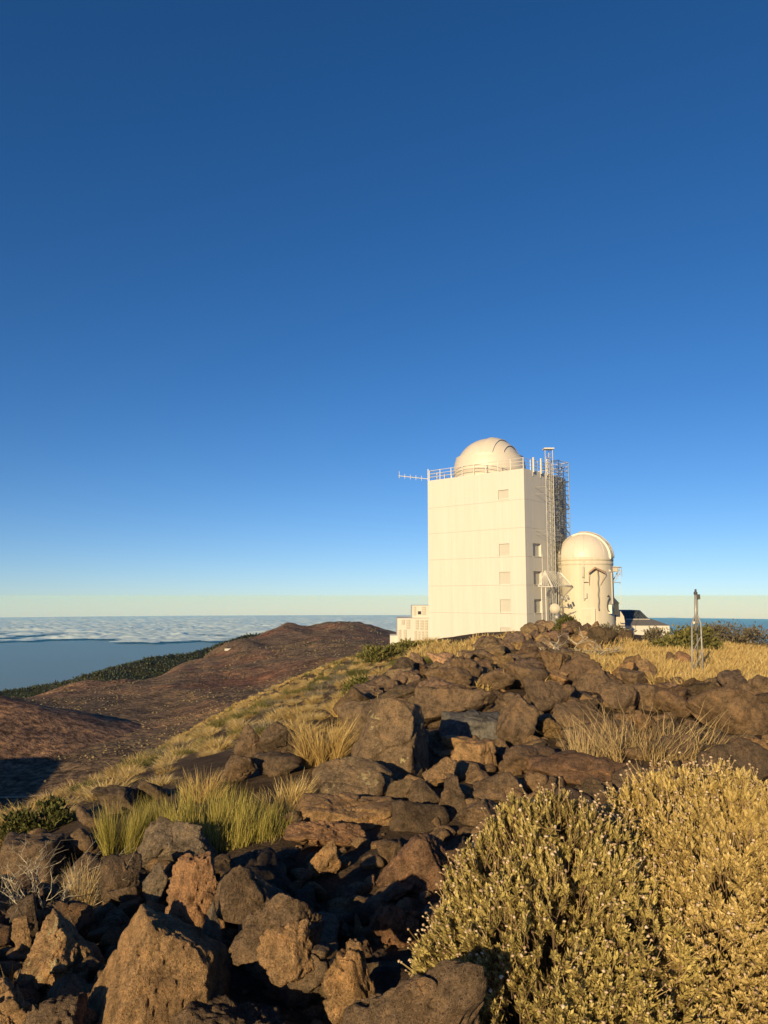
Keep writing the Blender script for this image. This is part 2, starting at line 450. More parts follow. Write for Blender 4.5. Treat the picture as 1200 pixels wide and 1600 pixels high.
def T_fast(x, y):
    fx, fy = np.clip((x + 75) / 0.15, 0, len(_gx) - 2.001), np.clip(y / 0.15, 0, len(_gy) - 2.001)
    i, j = fx.astype(int), fy.astype(int); a, b = fx - i, fy - j
    return (_GZ[j, i] * (1 - a) + _GZ[j, i + 1] * a) * (1 - b) + (_GZ[j + 1, i] * (1 - a) + _GZ[j + 1, i + 1] * a) * b
def ground_hit(px, py):
    ux, uz = ray(px, py)
    zr = CAMZ + uz * DS
    below = zr < T_fast(ux * DS, DS)
    if not below.any(): return None
    return float(DS[int(np.argmax(below))])

ang = np.radians(np.concatenate([np.arange(-180, -42, 3.0), np.arange(-42, 42, 0.33), np.arange(42, 180.01, 3.0)]))
rad = np.concatenate([[0.02], np.geomspace(0.5, 340, 210)])
A, R = np.meshgrid(ang, rad)
gx, gy = (R * np.sin(A)).ravel(), (R * np.cos(A)).ravel()
gz = T(gx, gy)
na, nr = len(ang), len(rad)
ii = (np.arange(nr - 1)[:, None] * na + np.arange(na - 1)[None, :]).ravel()
gq = np.stack([ii, ii + na, ii + na + 1, ii + 1], 1)
ground = link("ground", fast_mesh("ground", np.stack([gx, gy, gz], 1), quads=gq[:, ::-1], smooth=True), M['soil'])
tag(ground, "dark brown stony soil of the lava ridge", kind="structure")

# ------------------------------------------------------------------ far volcanic hills: profiles of (photo row, real distance) along bearings
PROF = {
    -900: [(1330, 380), (1250, 480), (1190, 620), (1150, 800), (1130, 950), (1180, 1400), (1300, 2600)],
    -400: [(1320, 390), (1235, 490), (1165, 640), (1120, 800), (1098, 900), (1150, 1400), (1260, 2600)],
    0:    [(1310, 400), (1225, 500), (1150, 650), (1105, 790), (1083, 890), (1120, 1300), (1230, 2600)],
    100:  [(1280, 430), (1200, 530), (1130, 720), (1092, 920), (1080, 1030), (1115, 1500), (1210, 2800)],
    200:  [(1250, 450), (1170, 570), (1115, 780), (1082, 1020), (1068, 1180), (1100, 1700), (1190, 3000)],
    300:  [(1200, 500), (1135, 660), (1085, 960), (1045, 1400), (1026, 1750), (1060, 2500), (1130, 4000)],
    360:  [(1160, 560), (1105, 740), (1060, 1120), (1025, 1700), (1006, 2150), (1035, 2900), (1090, 4200)],
    410:  [(1130, 620), (1080, 850), (1045, 1250), (1010, 1900), (990, 2450), (1015, 3200), (1060, 4400)],
    449:  [(1100, 700), (1058, 970), (1025, 1450), (998, 2150), (973, 2700), (1000, 3400), (1040, 4600)],
    480:  [(1085, 740), (1045, 1050), (1015, 1600), (990, 2300), (979, 2800), (1000, 3500), (1035, 4700)],
    520:  [(1070, 780), (1032, 1150), (1004, 1750), (983, 2450), (971, 2950), (990, 3600), (1025, 4800)],
    560:  [(1060, 820), (1020, 1250), (998, 1900), (983, 2500), (974, 2950), (992, 3600), (1025, 4800)],
    600:  [(1050, 850), (1012, 1350), (1000, 2000), (991, 2500), (985, 2900), (1000, 3600), (1030, 4800)],
    640:  [(1045, 880), (1015, 1400), (1005, 2000), (999, 2500), (997, 2900), (1010, 3600), (1035, 4800)],
    800:  [(1060, 880), (1040, 1400), (1030, 2000), (1025, 2500), (1022, 2900), (1030, 3600), (1045, 4800)],
    1400: [(1120, 800), (1100, 1300), (1090, 2000), (1080, 2500), (1075, 2900), (1085, 3600), (1095, 4800)],
}
def far_grid():
    cols = sorted(PROF)
    logd = np.linspace(math.log(300), math.log(5200), 260)
    Z = []
    for c in cols:
        D = np.array([d for _, d in PROF[c]]); z = np.array([ray(c, r)[1] * d for r, d in PROF[c]])
        ld = np.log(D)
        zi = np.interp(logd, ld, z)
        # beyond the last point keep falling towards the coast
        last = logd > ld[-1]
        zi[last] = z[-1] - 0.25 * (np.exp(logd[last]) - D[-1])
        ker = np.hanning(15); ker /= ker.sum()
        zi = np.convolve(np.pad(zi, 7, mode='edge'), ker, 'valid')
        Z.append(zi)
    Z = np.array(Z)
    pxs = np.concatenate([np.arange(-900, -30, 12.0), np.arange(-30, 720, 2.2), np.arange(720, 1400, 12.0)])
    cols = np.array(cols, dtype=float)
    # smooth interpolation over the bearings (Catmull-Rom style through numpy, via local cubic Hermite)
    m = np.gradient(Z, cols, axis=0)
    j = np.clip(np.searchsorted(cols, pxs, 'right') - 1, 0, len(cols) - 2)
    h = (cols[j + 1] - cols[j]); t = (pxs - cols[j]) / h
    t, h = t[:, None], h[:, None]
    ZZ = ((2 * t**3 - 3 * t**2 + 1) * Z[j] + (t**3 - 2 * t**2 + t) * h * m[j] + (-2 * t**3 + 3 * t**2) * Z[j + 1] + (t**3 - t**2) * h * m[j + 1])
    D = np.exp(logd)
    X = np.outer([(p - 600) / F for p in pxs], D); Y = np.tile(D, (len(pxs), 1))
    x, y, z = X.ravel(), Y.ravel(), (ZZ + CAMZ).ravel()
    amp = np.clip(y / 1500, 0.25, 1.6)
    g = 1 - np.abs(fbm(np.stack([x * 0.0042 + y * 0.0016, y * 0.0011 - x * 0.0006, 0 * x], 1), 4, 3)) * 2   # gullies running downhill
    z = z + amp * (12.0 * (g - 0.55) + 6.0 * n2(x, y, 0.006, 4, 12)) + amp * 1.3 * n2(x, y, 0.05, 3, 14)
    n, k = len(pxs), len(D)
    ii = (np.arange(n - 1)[:, None] * k + np.arange(k - 1)[None, :]).ravel()
    q = np.stack([ii, ii + k, ii + k + 1, ii + 1], 1)
    return np.stack([x, y, z], 1), q, (pxs, D, z.reshape(n, k))
fv, fq, FARG = far_grid()
hills = link("hills", fast_mesh("hills", fv, quads=fq, smooth=True), M['hill'])
tag(hills, "reddish brown volcanic slopes rising to a small cone and a rounded summit", kind="structure")
def far_z(x, y):
    px = 600 + F * x / y
    pxs, D, Z = FARG
    i = int(np.clip(np.searchsorted(pxs, px), 0, len(pxs) - 1)); j = int(np.clip(np.searchsorted(D, y), 0, len(D) - 1))
    return float(Z[i, j])

def ridge(name, crest, mat, front, back, drop, label, rough=8.0, seed=0, nx=220, ny=70, treed=0.0):
    """a hill from its crest line [(photo column, photo row, distance)], sloping down to the front and the back"""
    c = np.array([list(P(a, b, d)) for a, b, d in crest])
    t = np.linspace(0, 1, len(c)); tt = np.linspace(0, 1, nx)
    C = np.stack([np.interp(tt, t, c[:, k]) for k in range(3)], 1)
    ker = np.hanning(9); ker /= ker.sum()
    for k in range(3): C[:, k] = np.convolve(np.pad(C[:, k], 4, mode='edge'), ker, 'valid')
    w = np.linspace(-1, 1, ny)
    off = np.where(w < 0, w * front, w * back)
    prof = np.abs(w) ** 1.25
    X = np.repeat(C[:, 0:1], ny, 1); Y = C[:, 1:2] + off[None, :]; X = X * (Y / C[:, 1:2])
    Z = C[:, 2:3] - drop * prof[None, :]
    x, y, z = X.ravel(), Y.ravel(), Z.ravel()
    z = z + rough * n2(x, y, 0.006, 4, seed) + rough * 0.25 * n2(x, y, 0.04, 3, seed + 3)
    if treed: z = z + treed * np.abs(n2(x, y, 0.09, 2, seed + 5))
    ii = (np.arange(nx - 1)[:, None] * ny + np.arange(ny - 1)[None, :]).ravel()
    q = np.stack([ii, ii + ny, ii + ny + 1, ii + 1], 1)
    o = link(name, fast_mesh(name, np.stack([x, y, z], 1), quads=q, smooth=True), mat)
    tag(o, label, kind="structure")
    return o
ridge("forested_hill", [(-250, 1122, 2250), (-100, 1100, 2300), (26, 1077, 2350), (103, 1066, 2400), (160, 1050, 2450), (185, 1042, 2500), (232, 1029, 2600), (289, 1023, 2700), (330, 1012, 2850), (382, 993, 3100), (420, 990, 3200), (470, 992, 3300)],
      M['forest'], 900, 1500, 330, "dark green forested ridge running down to the sea behind the red hills", 9, 31, treed=9)
ridge("red_hill", [(20, 1100, 1500), (77, 1081, 1520), (110, 1068, 1540), (135, 1062, 1560), (165, 1064, 1580), (196, 1060, 1600), (240, 1066, 1640), (300, 1080, 1700)],
      M['cone'], 420, 600, 150, "small reddish hill in front of the forested ridge", 5, 41)
def cone(name, cx, cy, top, base_r, foot, label, seed):
    n, k = 90, 34
    th = np.linspace(0, 2 * PI, n, endpoint=False)
    V = []
    for i in range(k + 1):
        f = i / k
        r = base_r * f
        z = foot + (top - foot) * (1 - f ** 1.15) if f > 0.12 else top - (top - foot) * (0.12 ** 1.15)
        V.append(np.stack([cx + r * np.cos(th), cy + r * np.sin(th), np.full(n, z)], 1))
    V = np.concatenate(V)
    V[:, 2] += 3.0 * n2(V[:, 0], V[:, 1], 0.02, 4, seed)
    ii = np.arange(k)[:, None] * n + np.arange(n)[None, :]
    jj = np.arange(k)[:, None] * n + (np.arange(n)[None, :] + 1) % n
    q = np.stack([ii.ravel(), (ii + n).ravel(), (jj + n).ravel(), jj.ravel()], 1)
    tag(link(name, fast_mesh(name, V, quads=q, smooth=True), M['cone']), label, kind="structure")
pc = P(-50, 1086, 640)
cone("cinder_cone_hill", pc.x, pc.y, pc.z, 190, pc.z - 52, "low brown cinder cone at the edge of the valley throwing a long shadow", 51)
cone("cinder_hill", -252, 252, -36, 135, -128, "steep cinder hill beside the ridge shading the valley floor", 53)
cone("cinder_hill", -378, 272, -28, 170, -128, "higher cinder hill beyond the left edge shading the valley floor", 57)

# scrub dotted over the far slopes and trees on the forested ridge
def dots(name, pts, sizes, mat, label, cat, tall=0.8, seed=0):
    g = np.random.default_rng(seed)
    o8 = np.array([(1, 0, 0.1), (0, 1, 0), (-1, 0, 0.1), (0, -1, 0), (0, 0, 1), (0, 0, -0.6)], dtype=float)
    f8 = np.array([(0, 1, 4), (1, 2, 4), (2, 3, 4), (3, 0, 4), (1, 0, 5), (2, 1, 5), (3, 2, 5), (0, 3, 5)])
    n_ = len(pts)
    V = pts[:, None, :] + o8[None] * (sizes[:, None, None] * np.array([1, 1, tall])) * g.uniform(0.6, 1.4, (n_, 6, 1))
    Tt = (np.arange(n_) * 6)[:, None, None] + f8[None]
    t_ = np.repeat(g.uniform(0, 1, n_), 6)
    tag(link(name, fast_mesh(name, V.reshape(-1, 3), tris=Tt.reshape(-1, 3), tint=t_), mat), label, cat, kind="stuff")
drng = np.random.default_rng(8)
pp_ = []
for _ in range(16000):
    px = drng.uniform(-30, 640); D = math.exp(drng.uniform(math.log(400), math.log(3000))); x = (px - 600) / F * D
    pp_.append((x, D, far_z(x, D)))
pp_ = np.array(pp_)
k_ = n2(pp_[:, 0], pp_[:, 1], 0.004, 4, 61) + 0.5 * n2(pp_[:, 0], pp_[:, 1], 0.03, 2, 62) > -0.06
pp_ = pp_[k_]
dots("scrub", pp_, drng.uniform(0.4, 1.0, len(pp_)) ** 2 * (1.1 + pp_[:, 1] * 0.0011), M['far_scrub'], "dark scrub dotted over the far volcanic slopes", "scrub", 0.7, 3)
fo = bpy.data.objects["forested_hill"]; co = np.empty(len(fo.data.vertices) * 3, dtype=np.float32); fo.data.vertices.foreach_get("co", co); co = co.reshape(-1, 3).astype(float)
ix = drng.integers(0, len(co) - 80, 14000); tpos = co[ix] + drng.uniform(-1, 1, (14000, 3)) * np.array([9, 9, 0]); 
dots("forest", tpos, drng.uniform(1.8, 3.6, 14000), M['far_tree'], "dark pine forest covering the ridge above the sea", "trees", 1.9, 4)

# gravel track on the valley floor
mt = MB()
trk = [P(px, py, 1) for px, py in ((-60, 1250), (0, 1247), (60, 1244), (110, 1243), (160, 1236))]
rows = []
for i, p in enumerate(trk):
    lo, hi = 300.0, 700.0
    D = 440.0
    for _ in range(30):
        zt = far_z(p.x * D, D); zr = CAMZ + (p.z - CAMZ) * D
        D *= 1 + 0.4 * ((zt - zr) / max(1.0, abs(zr))) * -1
        D = min(max(D, 330), 800)
    rows.append((p.x * D, D))
trk = []
for i in range(len(rows) - 1):
    for f in np.linspace(0, 1, 12, endpoint=False):
        trk.append((rows[i][0] * (1 - f) + rows[i + 1][0] * f, rows[i][1] * (1 - f) + rows[i + 1][1] * f))
V = []; Fc = []
for i, (x, y) in enumerate(trk):
    for k in (-1, 1): V.append((x, y + k * 1.8, far_z(x, y + k * 1.8) + 0.45))
    if i: Fc.append((2 * i - 2, 2 * i, 2 * i + 1, 2 * i - 1))
mt.add(V, Fc)
M['track'] = mat_simple("gravel_track", (0.24, 0.17, 0.11), 1.0, 0, 0.3, 0.3)
tag(mt.build("path", M['track']), "pale gravel track crossing the valley floor", kind="structure")

hx = ray(357, 1010)[0] * 1950.0; hz0 = far_z(hx, 1950.0)
hut = empty("distant_hut", (hx, 1950, hz0), "tiny pale hut on the far brown hillside", "hut")
mb = MB(); mb.box((hx - 9, 1946, hz0 - 3), (18, 4, 0), (-2, 8, 0), (0, 0, 5.5)); mb.build("wall", M['wall'], hut)
mb = MB(); mb.box((hx - 9.4, 1945.6, hz0 + 2.51), (18.8, 4.2, 0), (-2.1, 8.8, 0), (0, 0, 0.6)); mb.build("roof", M['flat_roof'], hut)

# ------------------------------------------------------------------ ocean and the sea of clouds, both following the Earth's curve
RE = 6371000.0
def disc(name, z0, radii, bear, mat, bump=None):
    Rr, B = np.meshgrid(radii, bear)
    x, y = (Rr * np.sin(B)).ravel(), (Rr * np.cos(B)).ravel()
    z = z0 - (x * x + y * y) / (2 * RE)
    if bump is not None: z = z + bump(x, y)
    n, k = len(bear), len(radii)
    ii = (np.arange(n - 1)[:, None] * k + np.arange(k - 1)[None, :]).ravel()
    return np.stack([x, y, z], 1), np.stack([ii, ii + k, ii + k + 1, ii + 1], 1)
m, n, l, out = new_mat("hazy_ocean_water")
b = n.new('ShaderNodeBsdfPrincipled'); l.new(b.outputs[0], out.inputs[0])
b.inputs['Base Color'].default_value = (0.145, 0.23, 0.29, 1); b.inputs['Roughness'].default_value = 0.6  # base colour lightened: part of the sea haze is painted into the water
b.inputs['Specular IOR Level'].default_value = 0.5
tc = n.new('ShaderNodeTexCoord'); t = noise_node(n, l, tc.outputs['Object'], 0.002, 6, 0.6)
bp = n.new('ShaderNodeBump'); bp.inputs['Distance'].default_value = 30; bp.inputs['Strength'].default_value = 0.15
l.new(t.outputs['Fac'], bp.inputs['Height']); l.new(bp.outputs[0], b.inputs['Normal'])
M['sea'] = m
v, q = disc("sea", -2390.0, np.concatenate([[1], np.geomspace(3000, 215000, 120)]), np.radians(np.arange(-180, 180.1, 2)), m)
tag(link("sea", fast_mesh("sea", v, quads=q[:, ::-1], smooth=True), m), "blue hazy ocean reaching to the horizon", kind="structure")

m, n, l, out = new_mat("cloud_white")
b = n.new('ShaderNodeBsdfPrincipled'); b.inputs['Base Color'].default_value = (0.44, 0.56, 0.63, 1); b.inputs['Roughness'].default_value = 1
b.inputs['Specular IOR Level'].default_value = 0
l.new(b.outputs[0], out.inputs[0])
M['cloud'] = m
def cloud_sea():
    Z0 = -2215.0
    radii = np.geomspace(37000, 172000, 420)
    bear = np.radians(np.arange(-42, 30.01, 0.14))
    Rr, B = np.meshgrid(radii, bear)
    x, y = (Rr * np.sin(B)).ravel(), (Rr * np.cos(B)).ravel()
    p = np.stack([x, y, 0 * x], 1)
    puff = 1 - np.abs(fbm(p / 1700.0, 4, 71)) * 1.7
    puff2 = 1 - np.abs(fbm(p / 620.0, 3, 75)) * 1.7
    # ragged near edge: open water in front, closed deck behind
    edge = 45500 + 5000 * fbm(p / 12000.0, 3, 77) + 9000 * smooth(2, 10, np.degrees(np.arctan2(x, y))) + 120000 * smooth(10, 20, np.degrees(np.arctan2(x, y)))
    rr = np.hypot(x, y)
    cover = smooth(-9000, 9000, rr - edge + 9000 * fbm(p / 2600.0, 4, 79)) 
    holes = smooth(-0.42, 0.05, fbm(p / 3600.0, 3, 83))
    thick = cover * (0.35 + 0.65 * holes)
    top = Z0 - rr * rr / (2 * RE) + thick * (150 * puff + 110 * puff2 + 40) - 140
    bot = Z0 - rr * rr / (2 * RE) - 60 + 0 * x
    n_, k = len(bear), len(radii)
    ii = (np.arange(n_ - 1)[:, None] * k + np.arange(k - 1)[None, :]).ravel()
    q = np.stack([ii, ii + k, ii + k + 1, ii + 1], 1)
    keep = (top > bot + 5)[q].any(1)
    q = q[keep]
    N = len(x)
    V = np.concatenate([np.stack([x, y, np.maximum(top, bot)], 1), np.stack([x, y, bot - 15], 1)])
    Q = np.concatenate([q[:, ::-1], q + N])
    used = np.unique(Q); remap = np.full(2 * N, -1); remap[used] = np.arange(len(used))
    return V[used], remap[Q]
v, q = cloud_sea()
tag(link("clouds", fast_mesh("clouds", v, quads=q, smooth=True), M['cloud']), "sea of low white clouds lying over the ocean along the horizon", "clouds", kind="stuff")

# ------------------------------------------------------------------ haze: the air between us and the horizon
m, n, l, out = new_mat("haze_air")
pv = n.new('ShaderNodeVolumePrincipled')
pv.inputs['Color'].default_value = (0.07, 0.40, 1.0, 1)
pv.inputs['Absorption Color'].default_value = (1, 1, 1, 1)      # scatters only: near air looks blue, the far horizon pale
pv.inputs['Density'].default_value = 0.75e-5
pv.inputs['Anisotropy'].default_value = -0.05
l.new(pv.outputs[0], out.inputs['Volume'])
hz = MB()
hz.box((-230000, -230000, -2390 - 230000 ** 2 / RE - 50), (460000, 0, 0), (0, 460000, 0), (0, 0, 2390 + 230000 ** 2 / RE + 50 + 30))
HAZE = hz.build("haze", m)
tag(HAZE, "thin blue air fading the ocean and clouds toward the horizon", "haze", kind="stuff")

# ------------------------------------------------------------------ the solar telescope tower
TH = math.radians(42.0)
E1 = Vector((-math.cos(TH), math.sin(TH), 0))       # along the sunlit front, away to the left
E2 = Vector((math.sin(TH), math.cos(TH), 0))        # along the grazed right side, away to the right
UP = Vector((0, 0, 1))
C0 = P(818.5, 733, 82); ROOF = C0.z
C0 = Vector((P(821.5, 880, 82).x, 82, 0))
LW, RW = 13.8, 9.6                                   # lengths of the two faces
BASE = -6.5
tower = empty("telescope_tower", (C0.x, C0.y, Ts(C0.x, C0.y)), "tall white block tower with a rounded dome on its roof", "observatory tower")
def tz(py): return P(821, py, 82).z
floors = [ROOF] + [tz(p) for p in (779.5, 823.8, 869, 914, 959.5, 1004)] + [BASE]
TK = 0.42                                            # panel thickness
mb = MB(); mb.box(C0 + E1 * TK + E2 * TK + UP * (BASE - 0.5), E1 * (LW - 2 * TK), E2 * (RW - 2 * TK), UP * (ROOF - 0.05 - BASE + 0.5))
mb.build("core", M['wall'], tower)
def face_box(mb, O, t, nrm, t0, t1, z0, z1, d0, d1):
    mb.box(O + t * t0 + nrm * d0 + UP * z0, t * (t1 - t0), nrm * (d1 - d0), UP * (z1 - z0))
G = 0.008; GV = 0.004
def panel(O, t, nrm, t0, t1, z0, z1):
    mb = MB(); face_box(mb, O, t, nrm, t0 + GV, t1 - GV, z0 + G, z1 - G, -TK + 0.003, 0)
    mb.build("wall_panel", M['wall'], tower)
def window(O, t, nrm, t0, t1, z0, z1, deep, name="window"):
    mb = MB()
    w = 0.07
    for a, b_, c, d in ((t0, t1, z0, z0 + w), (t0, t1, z1 - w, z1), (t0, t0 + w, z0 + w, z1 - w), (t1 - w, t1, z0 + w, z1 - w)):
        face_box(mb, O, t, nrm, a + 0.002, b_ - 0.002, c, d, -deep, -deep + 0.06)
    fr = mb.build(name, M['white_metal'], tower)
    mb = MB(); face_box(mb, O, t, nrm, t0 + w, t1 - w, z0 + w, z1 - w, -deep - 0.02, -deep + 0.02)
    o = mb.build("shutter", M['shutter'], fr)
    mb = MB(); face_box(mb, O, t, nrm, t0 - 0.05, t1 + 0.05, z0 - 0.07, z0 - 0.005, -deep, 0.05)
    o = mb.build("sill", M['wall'], fr)
N1, N2 = -E2, -E1
wf0, wf1 = 2.06, 3.46
wins = {0: (tz(776.5), tz(762)), 2: (tz(868), tz(848)), 3: (tz(913.5), tz(893)), 4: (tz(958), tz(937)), 5: (tz(1000), tz(982))}
winr = {2: (tz(868), tz(847.5)), 3: (tz(913.5), tz(892)), 4: (tz(958.5), tz(936.5))}
for i in range(len(floors) - 1):
    z1, z0 = floors[i], floors[i + 1]
    for a, b_ in ((0, wf0), (wf0, wf1), (wf1, 6.3), (6.3, 10.2), (10.2, LW)):
        if (a, b_) == (wf0, wf1) and i in wins:
            w0, w1 = wins[i]; w0 = max(w0, z0 + 0.05)
            panel(C0, E1, N1, a, b_, w1, z1); 
            if w0 - z0 > 0.08: panel(C0, E1, N1, a, b_, z0, w0)
            window(C0, E1, N1, a + G, b_ - G, w0 + G, w1 - G, 0.20)
        else:
            panel(C0, E1, N1, a, b_, z0, z1)
    for a, b_ in ((TK, 1.62), (1.62, 3.40), (3.40, 6.3), (6.3, RW)):
        if (a, b_) == (1.62, 3.40) and i in winr:
            w0, w1 = winr[i]
            panel(C0, E2, N2, a, b_, w1, z1); panel(C0, E2, N2, a, b_, z0, w0)
            window(C0, E2, N2, a + G, b_ - G, w0 + G, w1 - G, 0.30)
        else:
            panel(C0, E2, N2, a, b_, z0, z1)
    # the two sides away from the camera
    O3, O4 = C0 + E1 * LW + E2 * RW, C0 + E1 * LW
    panel(O4, E2, E1, TK, RW - TK, z0, z1)
    panel(C0 + E2 * RW, E1, E2, TK, LW - TK, z0, z1)
mb = MB(); mb.box(C0 + E1 * 0.02 + E2 * 0.02 + UP * (ROOF - 0.02), E1 * (LW - 0.04), E2 * (RW - 0.04), UP * 0.12)
mb.build("roof", M['wall'], tower)
# small louvre boxes at the foot
# railing round the roof edge
mb = MB()
RZ = ROOF + 0.10
cor = [C0 + E1 * 0.15 + E2 * 0.15, C0 + E1 * (LW - 0.15) + E2 * 0.15, C0 + E1 * (LW - 0.15) + E2 * (RW - 0.15), C0 + E1 * 0.15 + E2 * (RW - 0.15)]
for k in range(4):
    a, b_ = cor[k], cor[(k + 1) % 4]
    for hh in (0.45, 0.85, 1.25): mb.tube(a + UP * (RZ + hh), b_ + UP * (RZ + hh), 0.035, 6)
rail = mb.build("railing", M['white_metal'], tower)
for k in range(4):
    a, b_ = cor[k], cor[(k + 1) % 4]
    npost = int((b_ - a).length / 1.55)
    for i in range(npost):
        p = a.lerp(b_, i / npost)
        mb = MB(); mb.tube(p + UP * (RZ - 0.5), p + UP * (RZ + 1.29), 0.045, 6)
        o = mb.build("post", M['white_metal'], rail)
# roof dome: drum, closed shell and retracted shutters
DD = 90.6
DC = P(765, 739, DD); DR = 57.0 / F * DD
prof = [(DR * 0.985, ROOF - DC.z + 0.08), (DR * 0.985, -0.3), (DR, -0.25), (DR, 0.15)] + [(DR * math.cos(a), DR * math.sin(a)) for a in [math.radians(x) for x in (5, 10, 15, 20, 23)]] + [(DR * 0.935, DR * 0.405), (DR * 0.90, DR * 0.40)]
mb = MB(); mb.lathe(DC, prof, 72)
dome = mb.build("dome", M['dome'], tower)
DX = Vector((0.83, -0.56, 0)).normalized()           # the opening looks right and a little towards us
DYv = UP.cross(DX)
def shell(name, rad, x0, x1, mat, zmin=0.36, thick=0.06, parent=None, step=48):
    """part of a sphere between two upright planes across DX"""
    V = []; Fc = []
    nx = 26
    for i in range(nx + 1):
        x = x0 + (x1 - x0) * i / nx
        rr = math.sqrt(max(1e-6, 1 - x * x))
        z0 = min(zmin, rr * 0.98)
        a0 = math.asin(min(1, z0 / rr))
        for k in range(step + 1):
            a = a0 + (PI - 2 * a0) * k / step
            V.append(DC + (DX * x + DYv * (math.cos(a) * rr) + UP * (math.sin(a) * rr)) * rad)
    w = step + 1
    for i in range(nx):
        for k in range(step): Fc.append((i * w + k, (i + 1) * w + k, (i + 1) * w + k + 1, i * w + k + 1))
    mb = MB(); mb.add(V, Fc, True)
    o = mb.build(name, mat, parent)
    md = o.modifiers.new("solid", 'SOLIDIFY'); md.thickness = thick; md.offset = 0
    return o
shell("dome_shell", DR * 0.945, -0.93, 0.22, M['dome'], 0.385, 0.07, dome)
shell("shutter", DR * 0.98, 0.16, 0.46, M['dome'], 0.30, 0.07, dome)
shell("shutter", DR * 0.955, 0.45, 0.70, M['dome'], 0.20, 0.06, dome)
shell("shutter", DR * 0.93, 0.69, 0.985, M['dome'], 0.10, 0.06, dome)
shell("inner_lining", DR * 0.90, -0.90, 0.93, M['dome'], 0.25, 0.03, dome)
def arch(x, rad, r, name, mat):
    rr = math.sqrt(1 - x * x)
    pts = [DC + (DX * x + DYv * (math.cos(a) * rr) + UP * (math.sin(a) * rr)) * rad for a in np.linspace(0.25, PI - 0.25, 40)]
    mb = MB(); mb.path(pts, r, 6); o = mb.build(name, mat, dome)
arch(0.22, DR * 0.955, 0.06, "arch_rib", M['white_metal']); arch(0.46, DR * 0.985, 0.06, "arch_rib", M['white_metal']); arch(0.70, DR * 0.96, 0.06, "arch_rib", M['white_metal'])

# antenna boom at the far left corner of the roof
a0 = C0 + E1 * LW + UP * (ROOF + 0.35) + E2 * 0.1
a1 = P(623, 743.5, a0.y + 2.0)
ya = empty("boom_antenna", a0, "thin white boom antenna reaching out from the left roof corner of the tower", "antenna")
mb = MB(); mb.tube(a0, a1, 0.045, 6); mb.tube(a0 + UP * 0.55 - UP * 1.2, a0 + UP * 1.25, 0.06, 6); mb.build("boom", M['white_metal'], ya)
for i in range(5):
    p = a0.lerp(a1, 0.22 + 0.19 * i); h = 0.32 + (0.28 if i == 4 else 0)
    mb = MB(); mb.tube(p - UP * 0.30, p + UP * h, 0.03, 5); mb.build("element", M['white_metal'], ya)
# thick pole antennas on the right parapet
for i, (px_, y0, y1, t) in enumerate(((834, 713, 735, 1.9), (843.5, 715, 744, 3.6), (852, 717, 746, 5.0))):
    b_ = C0 + E2 * t - E1 * 0.14
    zt = ROOF + 1.75 + 0.1 * i
    lab = ["white sector antenna on the tower parapet nearest the front corner", "middle one of three white sector antennas on the tower parapet", "white sector antenna on the tower parapet next to the lattice mast"][i]
    pa = empty("sector_antenna", b_ + UP * (ROOF - 0.4), lab, "antenna", "sector antennas on the tower parapet")
    mb = MB(); mb.box(b_ + UP * (ROOF - 0.15) - E2 * 0.13 - E1 * 0.10, E2 * 0.26, E1 * 0.16, UP * (zt - ROOF)); mb.build("radome", M['white_metal'], pa, 0.03)
    mb = MB(); mb.tube(b_ + E1 * 0.10 + UP * (ROOF - 0.55), b_ + E1 * 0.10 + UP * (ROOF + 1.5), 0.04); mb.tube(b_ + E1 * 0.3 + UP * (ROOF - 0.4), b_ - E1 * 0.05 + UP * (ROOF + 0.3), 0.03); mb.build("bracket", M['steel'], pa)

# lattice mast in front of the right face
def lattice(mb, c, a, bdir, cdir, z0, z1, bay, r, diag=True):
    legs = [c + bdir * (a / 2), c - bdir * (a / 2), c + cdir * (a * 0.8)]
    for p in legs: mb.tube(p + UP * z0, p + UP * z1, r * 1.6, 6)
    n_ = int((z1 - z0) / bay)
    for i in range(n_):
        za, zb = z0 + i * bay, z0 + (i + 1) * bay
        for k in range(3):
            p, q = legs[k], legs[(k + 1) % 3]
            mb.tube(p + UP * za, q + UP * za, r, 4)
            mb.tube((p if i % 2 else q) + UP * za, (q if i % 2 else p) + UP * zb, r, 4)
lm0 = P(864, 960, 83.0); lm0.z = 0
lmast = empty("lattice_mast", (lm0.x, lm0.y, Ts(lm0.x, lm0.y)), "slender steel lattice mast rising past the roof beside the tower", "mast")
mb = MB(); lattice(mb, lm0, 0.85, Vector((1, 0, 0)), Vector((0.2, 1, 0)).normalized(), Ts(lm0.x, lm0.y) - 0.3, P(864, 703, 83).z, 0.62, 0.024)
mb.build("lattice", M['steel'], lmast)
mb = MB(); mb.cbox(Vector((lm0.x, lm0.y + 0.25, P(861, 701, 83).z)), (1.15, 0, 0), (0, 1.0, 0), (0, 0, 0.14)); mb.build("top_plate", M['white_metal'], lmast)
for py in (760, 771, 828, 834):
    mb = MB(); zz = P(861, py, 83).z; mb.tube(Vector((lm0.x - 0.4, lm0.y, zz)), Vector((lm0.x - 2.2, lm0.y + 1.2, zz)), 0.03, 5)
    mb.build("wall_stay", M['steel'], lmast)

